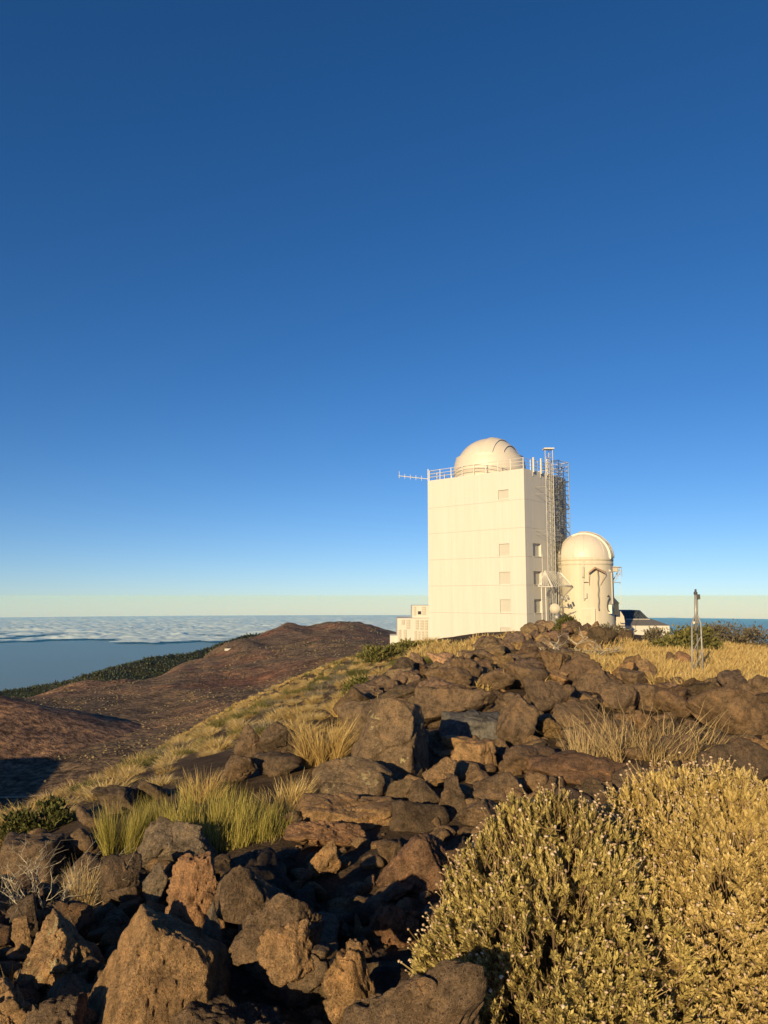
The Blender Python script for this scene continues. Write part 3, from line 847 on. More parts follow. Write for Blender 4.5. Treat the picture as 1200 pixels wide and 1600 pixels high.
# outside stair cage at the far end of the right face
sc0 = C0 + E2 * (RW - 3.6) - E1 * 0.15
stair = empty("escape_stair", (sc0.x, sc0.y, Ts(sc0.x, sc0.y)), "dark steel escape stair cage on the shaded side of the tower", "stair")
mb = MB(); zb = Ts(sc0.x, sc0.y) - 0.5; zt = P(880, 724, 88).z
legs = [sc0, sc0 + E2 * 2.4, sc0 - E1 * 0.9, sc0 + E2 * 2.4 - E1 * 0.9]
for p in legs: mb.tube(p + UP * zb, p + UP * zt, 0.055, 6)
z = zb + 0.5
while z < zt:
    for a, b_ in ((0, 1), (2, 3), (0, 2), (1, 3)): mb.tube(legs[a] + UP * z, legs[b_] + UP * z, 0.025, 4)
    z += 0.55
mb.build("cage", M['dark_steel'], stair)
z = zb + 0.4; up = True
while z + 1.7 < zt - 1.0:
    mb = MB()
    a, b_ = (legs[0], legs[1]) if up else (legs[3], legs[2])
    for s_ in np.linspace(0.05, 0.95, 9):
        p = a.lerp(b_, s_) + UP * (z + 1.6 * s_)
        mb.cbox(p + (-E1 * 0.5 if up else E1 * 0.5), E2 * 0.28, E1 * 0.9, UP * 0.04)
    mb.tube(a + UP * (z + 0.0), b_ + UP * (z + 1.6), 0.05, 4); mb.tube(a + UP * (z + 0.95), b_ + UP * (z + 2.55), 0.03, 4)
    mb.build("flight", M['dark_steel'], stair)
    z += 1.62; up = not up
mb = MB()
for hh in (0.0, 0.5, 1.0):
    for a, b_ in ((0, 1), (2, 3), (0, 2), (1, 3)): mb.tube(legs[a] + UP * (zt - 1 + hh), legs[b_] + UP * (zt - 1 + hh), 0.035, 4)
mb.build("handrail", M['white_metal'], stair)

# slatted hip canopy on posts, with the dish antennas beside it
cg = P(858, 975, 82.30)
gz0 = Ts(cg.x, cg.y)
can = empty("slatted_canopy", (cg.x, cg.y, gz0), "small hipped canopy of pale slats on thin posts before the tower", "canopy")
apex = [P(851, 892, 82.60), P(876, 895, 83.80)]; eave = [P(841, 916, 81.80), P(863, 917, 81.10), P(893, 914, 83.30), P(872, 912, 85.30)]
mb = MB()
for a, b_ in ((eave[0], eave[1]), (eave[1], eave[2]), (eave[2], eave[3]), (eave[3], eave[0]), (apex[0], apex[1]), (apex[0], eave[0]), (apex[0], eave[1]), (apex[1], eave[2]), (apex[1], eave[3])): mb.tube(a, b_, 0.05, 5)
mb.build("roof_frame", M['white_metal'], can)
for i in range(10):
    f = (i + 0.5) / 10
    a = apex[0].lerp(apex[1], f); b_ = eave[1].lerp(eave[2], f)
    mb = MB(); mb.tube(a, b_, 0.03, 4); mb.build("slat", M['white_metal'], can)
for i in range(7):
    f = (i + 0.5) / 7
    a = apex[0]; b_ = eave[0].lerp(eave[1], f)
    mb = MB(); mb.tube(a.lerp(b_, 0.12), b_, 0.028, 4); mb.build("slat", M['white_metal'], can)
for p in (P(846, 918, 81.80), P(852.5, 918, 81.60), P(872, 916, 83.80)):
    mb = MB(); mb.tube(Vector((p.x, p.y, Ts(p.x, p.y) - 0.2)), p + UP * 0.1, 0.055, 6); mb.build("post", M['white_metal'], can)
p = P(847, 866, 82.30); mb = MB(); mb.tube(Vector((p.x, p.y, apex[0].z - 0.6)), p, 0.03, 5); mb.build("whip_rod", M['white_metal'], can)

def lat_v(mb, p0, p1, w, n_):
    d = Vector((1, 0, 0)) * w
    mb.tube(p0, p1, 0.025, 4); mb.tube(p0 + d, p1 + d, 0.025, 4)
    for i in range(n_):
        a, b_ = p0.lerp(p1, i / n_), p0.lerp(p1, (i + 1) / n_)
        mb.tube(a, b_ + d, 0.018, 4); mb.tube(a + d, b_, 0.018, 4)
dp = P(867, 951, 81.30)
mg = Vector((dp.x + 0.15, dp.y + 0.35, Ts(dp.x, dp.y)))
dm = empty("dish_antenna", mg, "round white drum dish on a short post beside the slatted canopy", "antenna")
mb = MB(); mb.tube(mg - UP * 0.2, Vector((mg.x, mg.y, dp.z + 1.2)), 0.06, 8); lat_v(mb, P(847, 937, 81.50), P(866, 937, 81.70), 0.001, 2)
mb.tube(mg + Vector((-0.9, -0.2, 0)), Vector((mg.x, mg.y, dp.z - 0.1)), 0.035, 5); mb.build("post", M['steel'], dm)
dn = Vector((-0.35, -0.93, 0.05)).normalized()
mb = MB(); mb.tube(dp + dn * 0.12, dp - dn * 0.28, 0.55, 28); mb.build("drum", M['white_metal'], dm)
mb = MB(); mb.tube(dp + dn * 0.125, dp + dn * 0.16, 0.50, 28); mb.build("radome", M['wall2'], dm)
mb = MB(); mb.tube(P(874, 949, 81.60), P(895, 949, 82.30), 0.05, 5); mb.tube(P(880, 946, 81.60), P(890, 951, 82.30), 0.03, 5); mb.build("side_arm", M['steel'], dm)
mb = MB()
for dx, dy in ((0, 0), (5, 2), (9, -1)):
    mb.tube(P(877 + dx, 931 + dy, 81.60), P(880 + dx, 938 + dy, 81.60), 0.12, 7)
mb.build("camera_cluster", M['steel'], dm)
d2 = P(872.5, 964, 80.80)
d2o = empty("small_dish", Vector((d2.x, d2.y + 0.2, Ts(d2.x, d2.y))), "small grey dish low on the post under the drum dish", "antenna")
mb = MB()
for i in range(8):
    a, b_ = i / 8, (i + 1) / 8
    q0, q1 = math.cos(a * PI / 2) * 0.42, math.cos(b_ * PI / 2) * 0.42
    mb.tube(d2 + Vector((0.3, -0.9, 0.2)).normalized() * (-a * 0.22), d2 + Vector((0.3, -0.9, 0.2)).normalized() * (-b_ * 0.22), q0, 20, max(q1, 0.02))
mb.build("reflector", M['steel'], d2o)
mb = MB(); mb.tube(Vector((d2.x, d2.y + 0.2, Ts(d2.x, d2.y) - 0.2)), d2, 0.05); mb.build("post", M['steel'], d2o)

# ------------------------------------------------------------------ the small round telescope building
BD = 86.5
bc = P(914.5, 900, BD); BR = 42.5 / F * BD
zb, zs, ztop = -5.0, P(914, 884, BD).z, P(914, 832, BD).z
rd = empty("dome_building", (bc.x, bc.y, Ts(bc.x, bc.y)), "small round cream building with a ribbed dome to the right of the tower", "observatory")
bc.z = 0
mb = MB(); mb.lathe(bc, [(BR * 0.985, zb), (BR * 0.985, zs)], 64); mb.lathe(bc, [(BR * 0.985, zs), (0.01, zs)], 64); mb.build("wall", M['wall2'], rd)
mb = MB(); mb.lathe(bc, [(BR * 0.99, zs), (BR * 1.0, zs + 0.02), (BR * 1.0, zs + 0.38), (BR * 0.985, zs + 0.40), (BR * 0.985, zs + 0.46), (BR * 1.005, zs + 0.48), (BR * 1.005, zs + 0.85), (BR * 0.985, zs + 0.87)], 64); mb.build("dome_ring", M['wall2'], rd)
zc = zs + 0.87; hgt = ztop - zc
mb = MB(); mb.lathe(Vector((bc.x, bc.y, zc)), [(BR * 0.985 * math.cos(a), hgt * math.sin(a)) for a in np.linspace(0, PI / 2 * 0.999, 20)], 72)
d2m = mb.build("dome", M['dome'], rd)
def rchild(mb, name, mat, par):
    o = mb.build(name, mat, par); return o
# dome seams
for k in range(16):
    az = 2 * PI * k / 16 + 0.1
    mb = MB(); mb.path([Vector((bc.x, bc.y, zc)) + Vector((BR * 0.987 * math.cos(a) * math.cos(az), BR * 0.987 * math.cos(a) * math.sin(az), hgt * 1.002 * math.sin(a))) for a in np.linspace(0.0, 1.45, 14)], 0.028, 4)
    rchild(mb, "seam", M['dome'], d2m)
# shutter slit: two arch beams and panels between, looking right and towards us
SX = Vector((0.93, -0.37, 0)).normalized(); SY = UP.cross(SX)
def sl(a, w, k=1.0):
    rw = math.sqrt(max(0.05, 1 - (w / BR) ** 2))
    return Vector((bc.x, bc.y, zc)) + (SX * (math.cos(a) * BR) + UP * (math.sin(a) * hgt)) * (k * rw) + SY * w
HW = 1.25
for w in (-HW, HW):
    V = []; Fc = []
    aa = np.linspace(-0.06, 2.0, 34)
    mb = MB()
    for i, a in enumerate(aa):
        for kk, ww in ((0.96, -0.07), (1.05, -0.07), (1.05, 0.07), (0.96, 0.07)): V.append(sl(a, w + ww, kk))
        if i:
            for e in range(4): Fc.append(((i - 1) * 4 + e, (i - 1) * 4 + (e + 1) % 4, i * 4 + (e + 1) % 4, i * 4 + e))
    mb.add(V, Fc); rchild(mb, "slit_beam", M['dome'], d2m)
ap = np.linspace(-0.05, 2.0, 10)
for i in range(9):
    mb = MB(); V = []; Fc = []
    for j, a in enumerate(np.linspace(ap[i] + 0.006, ap[i + 1] - 0.006, 5)):
        for kk in (0.97, 1.03):
            for w in (-HW + 0.09, HW - 0.09): V.append(sl(a, w, kk))
        if j:
            b0, b1 = (j - 1) * 4, j * 4
            Fc += [(b0 + 2, b0 + 3, b1 + 3, b1 + 2), (b0, b1, b1 + 1, b0 + 1), (b0, b0 + 2, b1 + 2, b1), (b0 + 1, b1 + 1, b1 + 3, b0 + 3)]
    Fc += [(0, 1, 3, 2), (16, 18, 19, 17)]
    mb.add(V, Fc); sp = rchild(mb, "shutter_panel", M['dome'], d2m)
for w in np.linspace(-HW + 0.3, HW - 0.3, 6):
    mb = MB(); mb.path([sl(a, w, 1.036) for a in np.linspace(0, 1.75, 20)], 0.03, 4); rchild(mb, "shutter_rib", M['louvre'], d2m)

def wall_pt(px, py, out=0.05):
    """point on the cylinder wall under a photo pixel"""
    ux, uz = ray(px, py)
    A_, B_ = ux * ux + 1, -2 * (ux * bc.x + bc.y); C_ = bc.x ** 2 + bc.y ** 2 - (BR + out) ** 2
    D = (-B_ - math.sqrt(max(0, B_ * B_ - 4 * A_ * C_))) / (2 * A_)
    return P(px, py, D)
# door with frame, handle and sign
dl, dr_ = wall_pt(911, 982, 0.0), wall_pt(929, 982, 0.0)
dt = Vector((dr_.x - dl.x, dr_.y - dl.y, 0)); wd = dt.length; dt.normalize(); dnrm = dt.cross(UP)
if dnrm.y > 0: dnrm = -dnrm
z0, z1 = P(920, 986, dl.y).z, P(920, 952, dl.y).z
o_ = Vector((dl.x, dl.y, 0)) + dnrm * 0.16
mb = MB(); mb.box(o_ + UP * z0 - dnrm * 0.5, dt * wd, dnrm * 0.5, UP * (z1 - z0)); door = mb.build("door", M['wall2'], rd, 0.01)
mb = MB()
for a, b_, c, d in ((-0.09, 0, z0, z1 + 0.09), (wd, wd + 0.09, z0, z1 + 0.09), (0, wd, z1 + 0.002, z1 + 0.09)): mb.box(o_ + dt * a + UP * c - dnrm * 0.5, dt * (b_ - a), dnrm * 0.54, UP * (d - c))
rchild(mb, "door_frame", M['dome'], door)
mb = MB(); mb.tube(o_ + dt * (wd - 0.12) + UP * (z0 + (z1 - z0) * 0.30), o_ + dt * (wd - 0.12) + UP * (z0 + (z1 - z0) * 0.30) + dnrm * 0.12, 0.04); mb.box(o_ + dt * (wd - 0.34) + UP * (z0 + (z1 - z0) * 0.30), dt * 0.24, dnrm * 0.10, UP * 0.04); rchild(mb, "handle", M['steel'], door)
mb = MB(); zz = z0 + (z1 - z0) * 0.55; bs = o_ + dt * (wd * 0.30) + UP * zz + dnrm * 0.004
def stroke(a, b_, w=0.06):
    pa_, pb_ = bs + dt * a[0] + UP * a[1], bs + dt * b_[0] + UP * b_[1]
    mb.tube(pa_, pb_, w / 2, 4)
for a, b_ in (((0, 0), (0.12, 0.34)), ((0.12, 0.34), (0.24, 0)), ((0.06, 0.13), (0.18, 0.13)), ((0.36, 0), (0.36, 0.34)), ((0.36, 0.34), (0.56, 0.34)), ((0.36, 0.18), (0.50, 0.18)), ((0.36, 0), (0.56, 0))): stroke(a, b_)
rchild(mb, "lettering", M['louvre'], door)
# pipes on the wall
mb = MB(); mb.path([wall_pt(911.5, y, 0.09) for y in np.linspace(876, 934, 12)] + [wall_pt(912.5, 938, 0.10), wall_pt(914, 937, 0.10)], 0.05, 6); pp = mb.build("drain_pipe", M['white_metal'], rd)
mb = MB(); mb.path([wall_pt(911.2, y, 0.11) for y in np.linspace(886, 903, 6)], 0.12, 8); rchild(mb, "pipe_sleeve", M['louvre'], pp)
mb = MB(); mb.path([wall_pt(912, 910, 0.1), wall_pt(916, 909, 0.25), wall_pt(919, 910, 0.1)], 0.04, 5); mb.path([wall_pt(913, 936, 0.1), wall_pt(917, 934, 0.2), wall_pt(917, 927, 0.1)], 0.03, 5); rchild(mb, "pipe_bracket", M['steel'], pp)
mb = MB(); mb.path([wall_pt(934.5 + 0.4 * math.sin(y * 0.35) + (y - 888) * 0.02, y, 0.10) for y in np.linspace(892, 954, 24)], 0.065, 7); mb.build("cable_bundle", M['dark_steel'], rd)
mb = MB(); mb.path([wall_pt(949, 932, 0.1), wall_pt(951, 930, 0.15), wall_pt(952.5, 934, 0.15), wall_pt(950, 939, 0.15), wall_pt(949, 946, 0.12), wall_pt(950, 953, 0.12), wall_pt(953, 957, 0.15)], 0.06, 6); mb.build("hose", M['dark'], rd)
mb = MB(); pbx = wall_pt(953.5, 952, 0.12); mb.cbox(pbx, (0.38, -0.1, 0), (0.1, 0.35, 0), (0, 0, 1.0)); mb.build("junction_box", M['white_metal'], rd, 0.03)
# rusty bracketed awning
mb = MB()
q = [wall_pt(920, 894, 0.02), wall_pt(929, 886, 0.02), wall_pt(946, 893, 0.02)]
qf = [P(920, 896, q[0].y - 0.6), P(930, 888, q[1].y - 0.6), P(946, 896, q[2].y - 0.6)]
mb.add([q[0], q[1], q[2], qf[0], qf[1], qf[2]], [(0, 1, 4, 3), (1, 2, 5, 4)])
aw = mb.build("awning", M['rust'], rd); md = aw.modifiers.new("solid", 'SOLIDIFY'); md.thickness = 0.04
mb = MB()
for a, b_ in ((qf[0], wall_pt(921, 915, 0.02)), (qf[2], wall_pt(938, 915, 0.02)), (qf[0], q[0]), (qf[2], q[2]), (qf[1], q[1])): mb.tube(a, b_, 0.032, 5)
rchild(mb, "strut", M['rust'], aw)
# service balcony on the right with its duct
mb = MB(); bl = P(941, 893, BD - 1.8); mb.box(bl, (2.05, 0.5, 0), (-0.4, 2.4, 0), (0, 0, 0.62)); bal = mb.build("balcony_box", M['wall2'], rd, 0.02)
mb = MB(); mb.add([P(938, 893, BD - 2.4), P(946, 884, BD - 2.2), P(956, 893, BD - 2.4), P(938, 893, BD - 1.2), P(946, 884, BD - 1.0), P(956, 893, BD - 1.2)], [(0, 2, 1), (3, 4, 5), (0, 1, 4, 3), (1, 2, 5, 4), (0, 3, 5, 2)]); rchild(mb, "gable_hood", M['dome'], bal)
mb = MB(); pl = P(957, 895, BD - 1.5)
mb.box(P(956, 887, BD - 1.5), (1.2, 0.2, 0), (0, 1.4, 0), (0, 0, 0.10))
for dx in (0.1, 0.6, 1.1): mb.tube(pl + Vector((dx, 0.1, 0.6)), pl + Vector((dx, 0.1, -0.2 - 0.2 * dx)), 0.035, 5)
mb.tube(pl + Vector((1.15, 0.2, 0.4)), pl + Vector((0.0, 0.2, -1.4)), 0.05, 5); mb.tube(pl + Vector((1.15, 1.2, 0.4)), pl + Vector((0.0, 1.0, -1.4)), 0.05, 5); mb.tube(pl + Vector((0, 0.2, -1.1)), pl + Vector((0.95, 0.2, -1.1)), 0.04, 5)
rchild(mb, "balcony_bracket", M['steel'], bal)
mb = MB(); du = P(950.5, 944, BD - 2.2); mb.box(du, (0.62, 0.15, 0), (-0.1, 0.8, 0), (0, 0, P(951, 893, BD - 2.2).z - du.z)); mb.build("duct", M['wall2'], rd, 0.03)
mb = MB(); p = P(968.5, 896, BD - 1); mb.tube(p, P(970, 948, BD - 1), 0.03, 5); mb.build("thin_pole", M['white_metal'], rd)
# stair with rounded parapet on the right
mb = MB(); s0 = P(958, 992, BD - 0.5)
V = []; prof2 = [(0, 0), (1.45, 0), (1.45, 1.5), (1.36, 2.1), (1.05, 2.6), (0.75, 2.85), (0.42, 2.85), (0.42, 1.6), (0, 1.6)]
pr = [Vector((s0.x + a, s0.y + 0.1 * a, s0.z + b_)) for a, b_ in prof2]
pk = [v_ + Vector((0.15, 1.6, 0)) for v_ in pr]
k_ = len(pr)
mb.add(pr + pk, [tuple(range(k_ - 1, -1, -1)), tuple(range(k_, 2 * k_))] + [(i, (i + 1) % k_, k_ + (i + 1) % k_, k_ + i) for i in range(k_)])
stp = mb.build("stair_parapet", M['wall2'], rd)
for i in range(5):
    mb = MB(); mb.box(s0 + Vector((0.15 + 0.16 * i, -0.35 - 0.02 * i, 0.25 + 0.28 * i)), (1.1 - 0.16 * i, 0, 0), (0, 0.33, 0), (0, 0, 0.12)); rchild(mb, "step", M['wall2'], stp)
mb = MB(); bx_ = P(957.5, 961, BD - 1.3); mb.box(bx_, (0.75, 0.1, 0), (0, 0.7, 0), (0, 0, 1.3)); cb = mb.build("equipment_box", M['dark'], rd)
mb = MB(); mb.add([bx_ + Vector(v_) for v_ in ((-0.05, -0.1, 1.3), (0.85, 0, 1.3), (0.1, -0.1, 2.1), (-0.05, 0.8, 1.3), (0.85, 0.9, 1.3), (0.1, 0.8, 2.1))], [(0, 1, 2), (3, 5, 4), (0, 2, 5, 3), (1, 4, 5, 2), (0, 3, 4, 1)]); rchild(mb, "sloped_lid", M['slate'], cb)

# low building behind on the right
lb0 = P(980, 992, 97)
low = empty("low_building", (lb0.x + 1, lb0.y, Ts(lb0.x, lb0.y)), "low white building with a dark panelled roof behind the round observatory", "building")
lw = P(1046, 980, 97).x - lb0.x
zt = P(1000, 977, 97).z
mb = MB(); mb.box((lb0.x - 1.5, lb0.y, lb0.z - 4), (lw + 1.5, 0, 0), (0, 7, 0), (0, 0, zt - lb0.z + 4)); mb.build("wall", M['wall'], low)
mb = MB(); mb.add([Vector(v_) for v_ in ((lb0.x - 1.7, lb0.y - 0.15, zt), (lb0.x + lw + 0.1, lb0.y - 0.15, zt), (lb0.x + lw - 1.2, lb0.y + 3.5, zt + 0.75), (lb0.x - 1.7, lb0.y + 3.5, zt + 0.75), (lb0.x + lw + 0.1, lb0.y + 7.1, zt), (lb0.x - 1.7, lb0.y + 7.1, zt))], [(0, 1, 2, 3), (1, 4, 2), (3, 2, 4, 5), (0, 3, 5)])
lr = mb.build("roof", M['flat_roof'], low)
mb = MB()
rb = [P(972, 968, 100), P(1015, 968, 100), P(1000, 953.5, 101.5), P(972, 953.5, 101.5)]
bk = [p + Vector((0, 4, 0)) for p in rb]
mb.add(rb + bk, [(0, 1, 2, 3), (4, 7, 6, 5), (0, 3, 7, 4), (1, 5, 6, 2), (3, 2, 6, 7), (0, 4, 5, 1)]); dk = mb.build("dark_roof", M['slate'], low)
for i in range(8):
    f = (i + 0.5) / 8
    mb = MB(); mb.tube(rb[0].lerp(rb[1], f) - Vector((0, 0.02, 0)), rb[3].lerp(rb[2], f) - Vector((0, 0.02, 0)), 0.025, 4); o = mb.build("roof_batten", M['dark_steel'], dk)
mb = MB(); mb.tube(rb[0] + Vector((0, -0.1, 0.05)), rb[1] + Vector((0, -0.1, 0.05)), 0.05, 4); o = mb.build("gutter", M['white_metal'], dk)

# stepped white annex at the left foot of the tower
AD = 96.0
an = empty("annex_building", tuple(P(640, 1004, AD)), "low stepped white annex with grey louvres at the left foot of the tower", "building")
def abox(x0, x1, y0, y1, D, depth, name, mat):
    a, b_ = P(x0, y1, D), P(x1, y0, D)
    mb = MB(); mb.box((a.x, D, a.z), (b_.x - a.x, 0, 0), (0, depth, 0), (0, 0, b_.z - a.z)); return mb.build(name, mat, an)
abox(644.5, 672, 946, 1012, AD + 2.2, 6, "upper_block", M['wall'])
abox(621, 672, 966, 1014, AD, 8, "lower_block", M['wall'])
abox(609.5, 621.2, 993, 1014, AD + 0.6, 4, "side_block", M['wall'])
for x0, x1, y0, y1, D in ((646, 650, 947.5, 961.5, AD + 2.2), (659, 665, 947.5, 961, AD + 2.2), (627, 632, 968, 976, AD), (634.5, 640.5, 968, 982.5, AD), (649, 654, 968.5, 983.5, AD), (656.5, 661.5, 968.5, 984, AD), (663.5, 668, 968.5, 984.5, AD),
                          (622.5, 626.5, 983.5, 1003, AD), (630.5, 635, 983.5, 1003, AD), (647.5, 651.5, 985.5, 1003, AD), (653.5, 656.5, 986, 1003, AD), (659, 662.5, 986, 1003, AD), (664.5, 668, 986, 1003, AD)):
    lo = abox(x0, x1, y0, y1, D - 0.05, 0.30, "louvre_panel", M['louvre'])
    a, b_ = P(x0, y1, D - 0.09), P(x1, y0, D - 0.09); nb = max(3, int((b_.z - a.z) / 0.28))
    for i in range(nb):
        z = a.z + (b_.z - a.z) * (i + 0.5) / nb
        mb = MB(); mb.box((a.x + 0.02, D - 0.10, z - 0.04), (b_.x - a.x - 0.04, 0, 0), (0, 0.045, 0.03), (0, 0, 0.05))
        o = mb.build("louvre_blade", M['shutter'], lo)
wn_ = abox(653, 658, 955, 960, AD + 2.15, 0.2, "window", M['glass'])

# ------------------------------------------------------------------ rocks
import bmesh
ICO = {}
def ico(level):
    if level not in ICO:
        bm = bmesh.new(); bmesh.ops.create_icosphere(bm, subdivisions=level, radius=1.0)
        bm.verts.ensure_lookup_table()
        v = np.array([x.co[:] for x in bm.verts]); f = np.array([[y.index for y in x.verts] for x in bm.faces])
        bm.free(); v /= np.linalg.norm(v, axis=1)[:, None]
        ICO[level] = (v, f)
    return ICO[level]
def rock_mesh(name, seed, dims, level=4, sharp=16, planes=None, nplanes=9, rough=0.05, fine=0.0, warp=0.05, rotz=0.0, crack=0.0, strata=0.0, chunk=0.035, nsite=26):
    """a lava block: the hull cut by random (or given) planes, softened, then roughened"""
    rng = np.random.default_rng(seed)
    sharp = sharp if sharp < 10 else sharp * 1.7 + 8
    d, f = ico(level)
    if planes is None:
        nn = rng.normal(size=(nplanes, 3)); nn /= np.linalg.norm(nn, axis=1)[:, None]
        hh = rng.uniform(0.48, 0.92, nplanes)
    else:
        nn = np.array([p[:3] for p in planes], dtype=float); nn /= np.linalg.norm(nn, axis=1)[:, None]
        hh = np.array([p[3] for p in planes], dtype=float)
    dots = np.maximum(d @ nn.T, 1e-4) / hh[None, :]
    allp = np.concatenate([dots, np.full((len(d), 1), 0.62)], 1)       # outer limit
    mx_ = allp.max(1)
    r = (np.sum((allp / mx_[:, None]) ** sharp, axis=1) ** (1.0 / sharp) * mx_) ** -1.0
    p = d * r[:, None]
    # large-scale bending so that no face stays a plane
    so = seed * 1.37
    for k in range(3):
        p[:, k] += warp * fbm(p * 1.3 + so + k * 9.1, 2, seed % 97)
    c, s_ = math.cos(rotz), math.sin(rotz)
    p = np.stack([p[:, 0] * c - p[:, 1] * s_, p[:, 0] * s_ + p[:, 1] * c, p[:, 2]], 1)
    lo, hi = p.min(0), p.max(0)
    p = (p - (lo + hi) / 2) / (hi - lo) * np.array(dims)
    size = float(np.mean(dims))
    rdg = 1 - 2 * np.abs(fbm(p * (4.2 / size) + so * 2, 4, seed % 79, 0.55))
    disp = rough * size * (0.40 * fbm(p * (2.6 / size) + so, 3, seed % 89) + 0.5 * fbm(p * (8.5 / size) + so, 4, seed % 83, 0.62) + 0.35 * (rdg - 0.5))
    if chunk:                                           # broken blocks: each cell of the surface stands a little higher or lower
        st = (rng.uniform(-0.55, 0.55, (nsite, 3))) * np.array(dims)
        q = p + 0.10 * size * np.stack([fbm(p * (3.0 / size) + so + 5 * k_, 2, seed % 53) for k_ in range(3)], 1)
        dd = np.sqrt(((q[:, None, :] - st[None]) ** 2).sum(2))
        o2 = np.argpartition(dd, 1, axis=1)[:, :2]
        d1_, d2_ = np.take_along_axis(dd, o2, 1).min(1), np.take_along_axis(dd, o2, 1).max(1)
        near = dd.argmin(1)
        hs = rng.uniform(-1, 1, nsite); gn = rng.normal(0, 1, (nsite, 3))
        tilt = ((q - st[near]) * gn[near]).sum(1) / size
        e_ = (d2_ - d1_) / size
        fade = np.clip(e_ / 0.05, 0, 1)
        disp = disp + chunk * size * ((hs[near] + 1.2 * tilt) * fade - 0.9 * np.exp(-(e_ / 0.022) ** 2))
    if crack:
        disp = disp - crack * size * np.clip(1 - np.abs(noise3(p * (2.2 / size) + so, seed % 71)) * 9, 0, 1)
    if strata:
        disp = disp + strata * size * fbm(p * np.array([1.2, 1.2, 9]) / size + so, 3, seed % 67)
    if fine:
        disp = disp + 1.5 * fine * fbm(p * 24 + so, 4, seed % 61, 0.7) - fine * 2.4 * np.clip(noise3(p * 30 + so, 5) * 1.9 - 0.55, 0, 1)
    p = p + d * disp[:, None]
    return fast_mesh(name, p, tris=f, smooth=True)

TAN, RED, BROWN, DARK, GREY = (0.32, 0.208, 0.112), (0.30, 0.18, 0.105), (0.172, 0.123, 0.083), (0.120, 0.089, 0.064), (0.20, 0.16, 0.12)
PLACED = []       # (x, y, radius)
SCREEN = []       # what the hand-placed stones and plants cover in the photo, so that filler does not stand before them
def rock(bb, label, col, seed, D=None, dD=0.0, depth=0.85, level=4, lichen=0.0, name="boulder", flat=1.0, group=None, **kw):
    """bb = photo box (x0, x1, y0, y1) of the visible stone; it is stood on the ground at its real distance and size"""
    x0, x1, y0, y1 = bb
    if D is None:
        D = ground_hit((x0 + x1) / 2, y1) or 60.0
        D += dD
    w = (x1 - x0) / F * D
    dp = w * depth
    Dc = D + dp * 0.40
    w = (x1 - x0) / F * Dc
    ux, uz = ray((x0 + x1) / 2, (y0 + y1) / 2)
    beta = math.atan(-uz)
    h = ((y1 - y0) / F * Dc - dp * math.sin(beta) * 0.45) / math.cos(beta)
    h = max(h, 0.34 * w) * flat
    c = P((x0 + x1) / 2, (y0 + y1) / 2, Dc)
    g = Ts(c.x, c.y)
    # sink the foot into the soil: lengthen downwards if it would hover
    bot = c.z - h / 2
    if bot > g - 0.10 * h:
        ext = min(bot - (g - 0.12 * h), 0.9 * h)
        h += ext; c.z -= ext / 2
    me = rock_mesh(name, seed, (w * 1.04, dp, h), level=level, **kw)
    o = link(name, me, M['rock'], loc=c)
    o.color = (col[0], col[1], col[2], lichen)
    tag(o, label, "rock", group)
    PLACED.append((c.x, c.y, max(w, dp) * 0.5)); SCREEN.append((bb, D))
    return o

V5, V6 = dict(level=5), dict(level=6)
# -- nearest rocks, lower left
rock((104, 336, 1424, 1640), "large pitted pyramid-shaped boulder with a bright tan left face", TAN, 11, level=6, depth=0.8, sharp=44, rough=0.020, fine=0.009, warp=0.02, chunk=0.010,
     planes=[(-0.74, -0.42, 0.52, 0.36), (0.26, -0.90, 0.34, 0.40), (0.36, 0.15, 0.92, 0.50), (1.0, -0.05, 0.05, 0.72), (-0.2, 0.9, 0.35, 0.62), (0, 0, -1, 0.60), (-0.3, -0.9, -0.4, 0.66), (0.75, -0.2, 0.65, 0.66), (-0.05, -0.1, 1.0, 0.60)])
rock((252, 356, 1336, 1474), "tall pinkish tan block with a rounded top behind the pyramid-shaped boulder", RED, 12, level=6, depth=0.7, sharp=14, rough=0.04, fine=0.010, warp=0.06,
     planes=[(-0.75, -0.62, 0.2, 0.62), (0.35, -0.9, 0.15, 0.60), (0.9, 0.2, 0.3, 0.70), (-0.2, -0.1, 1, 0.85), (-0.3, 0.9, 0.2, 0.7), (0, 0, -1, 0.9)])
rock((340, 420, 1345, 1404), "grey-brown ridge-backed rock leaning against the pinkish tan block", BROWN, 13, D=4.75, level=5, sharp=22, rough=0.035, fine=0.006)
rock((297, 360, 1402, 1460), "small dull pyramid stone in front of the pinkish tan block", GREY, 14, D=4.6, level=5, sharp=30, rough=0.03, fine=0.005,
     planes=[(-0.7, -0.65, 0.45, 0.5), (0.6, -0.7, 0.4, 0.5), (0.7, 0.6, 0.4, 0.6), (-0.4, 0.8, 0.4, 0.6), (0, 0, -1, 0.7)])
rock((370, 497, 1383, 1447), "flat-topped rough brown block above the dark hollow", BROWN, 15, D=4.3, level=6, depth=0.7, sharp=22, rough=0.05, fine=0.012, crack=0.03, rotz=0.2)
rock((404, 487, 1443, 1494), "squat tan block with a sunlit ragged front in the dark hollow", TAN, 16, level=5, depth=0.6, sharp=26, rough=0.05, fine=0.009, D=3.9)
rock((272, 452, 1562, 1640), "rough vesicular rock cut off by the bottom edge, right of the pyramid boulder", BROWN, 17, level=6, sharp=12, rough=0.08, fine=0.016, D=4.0)
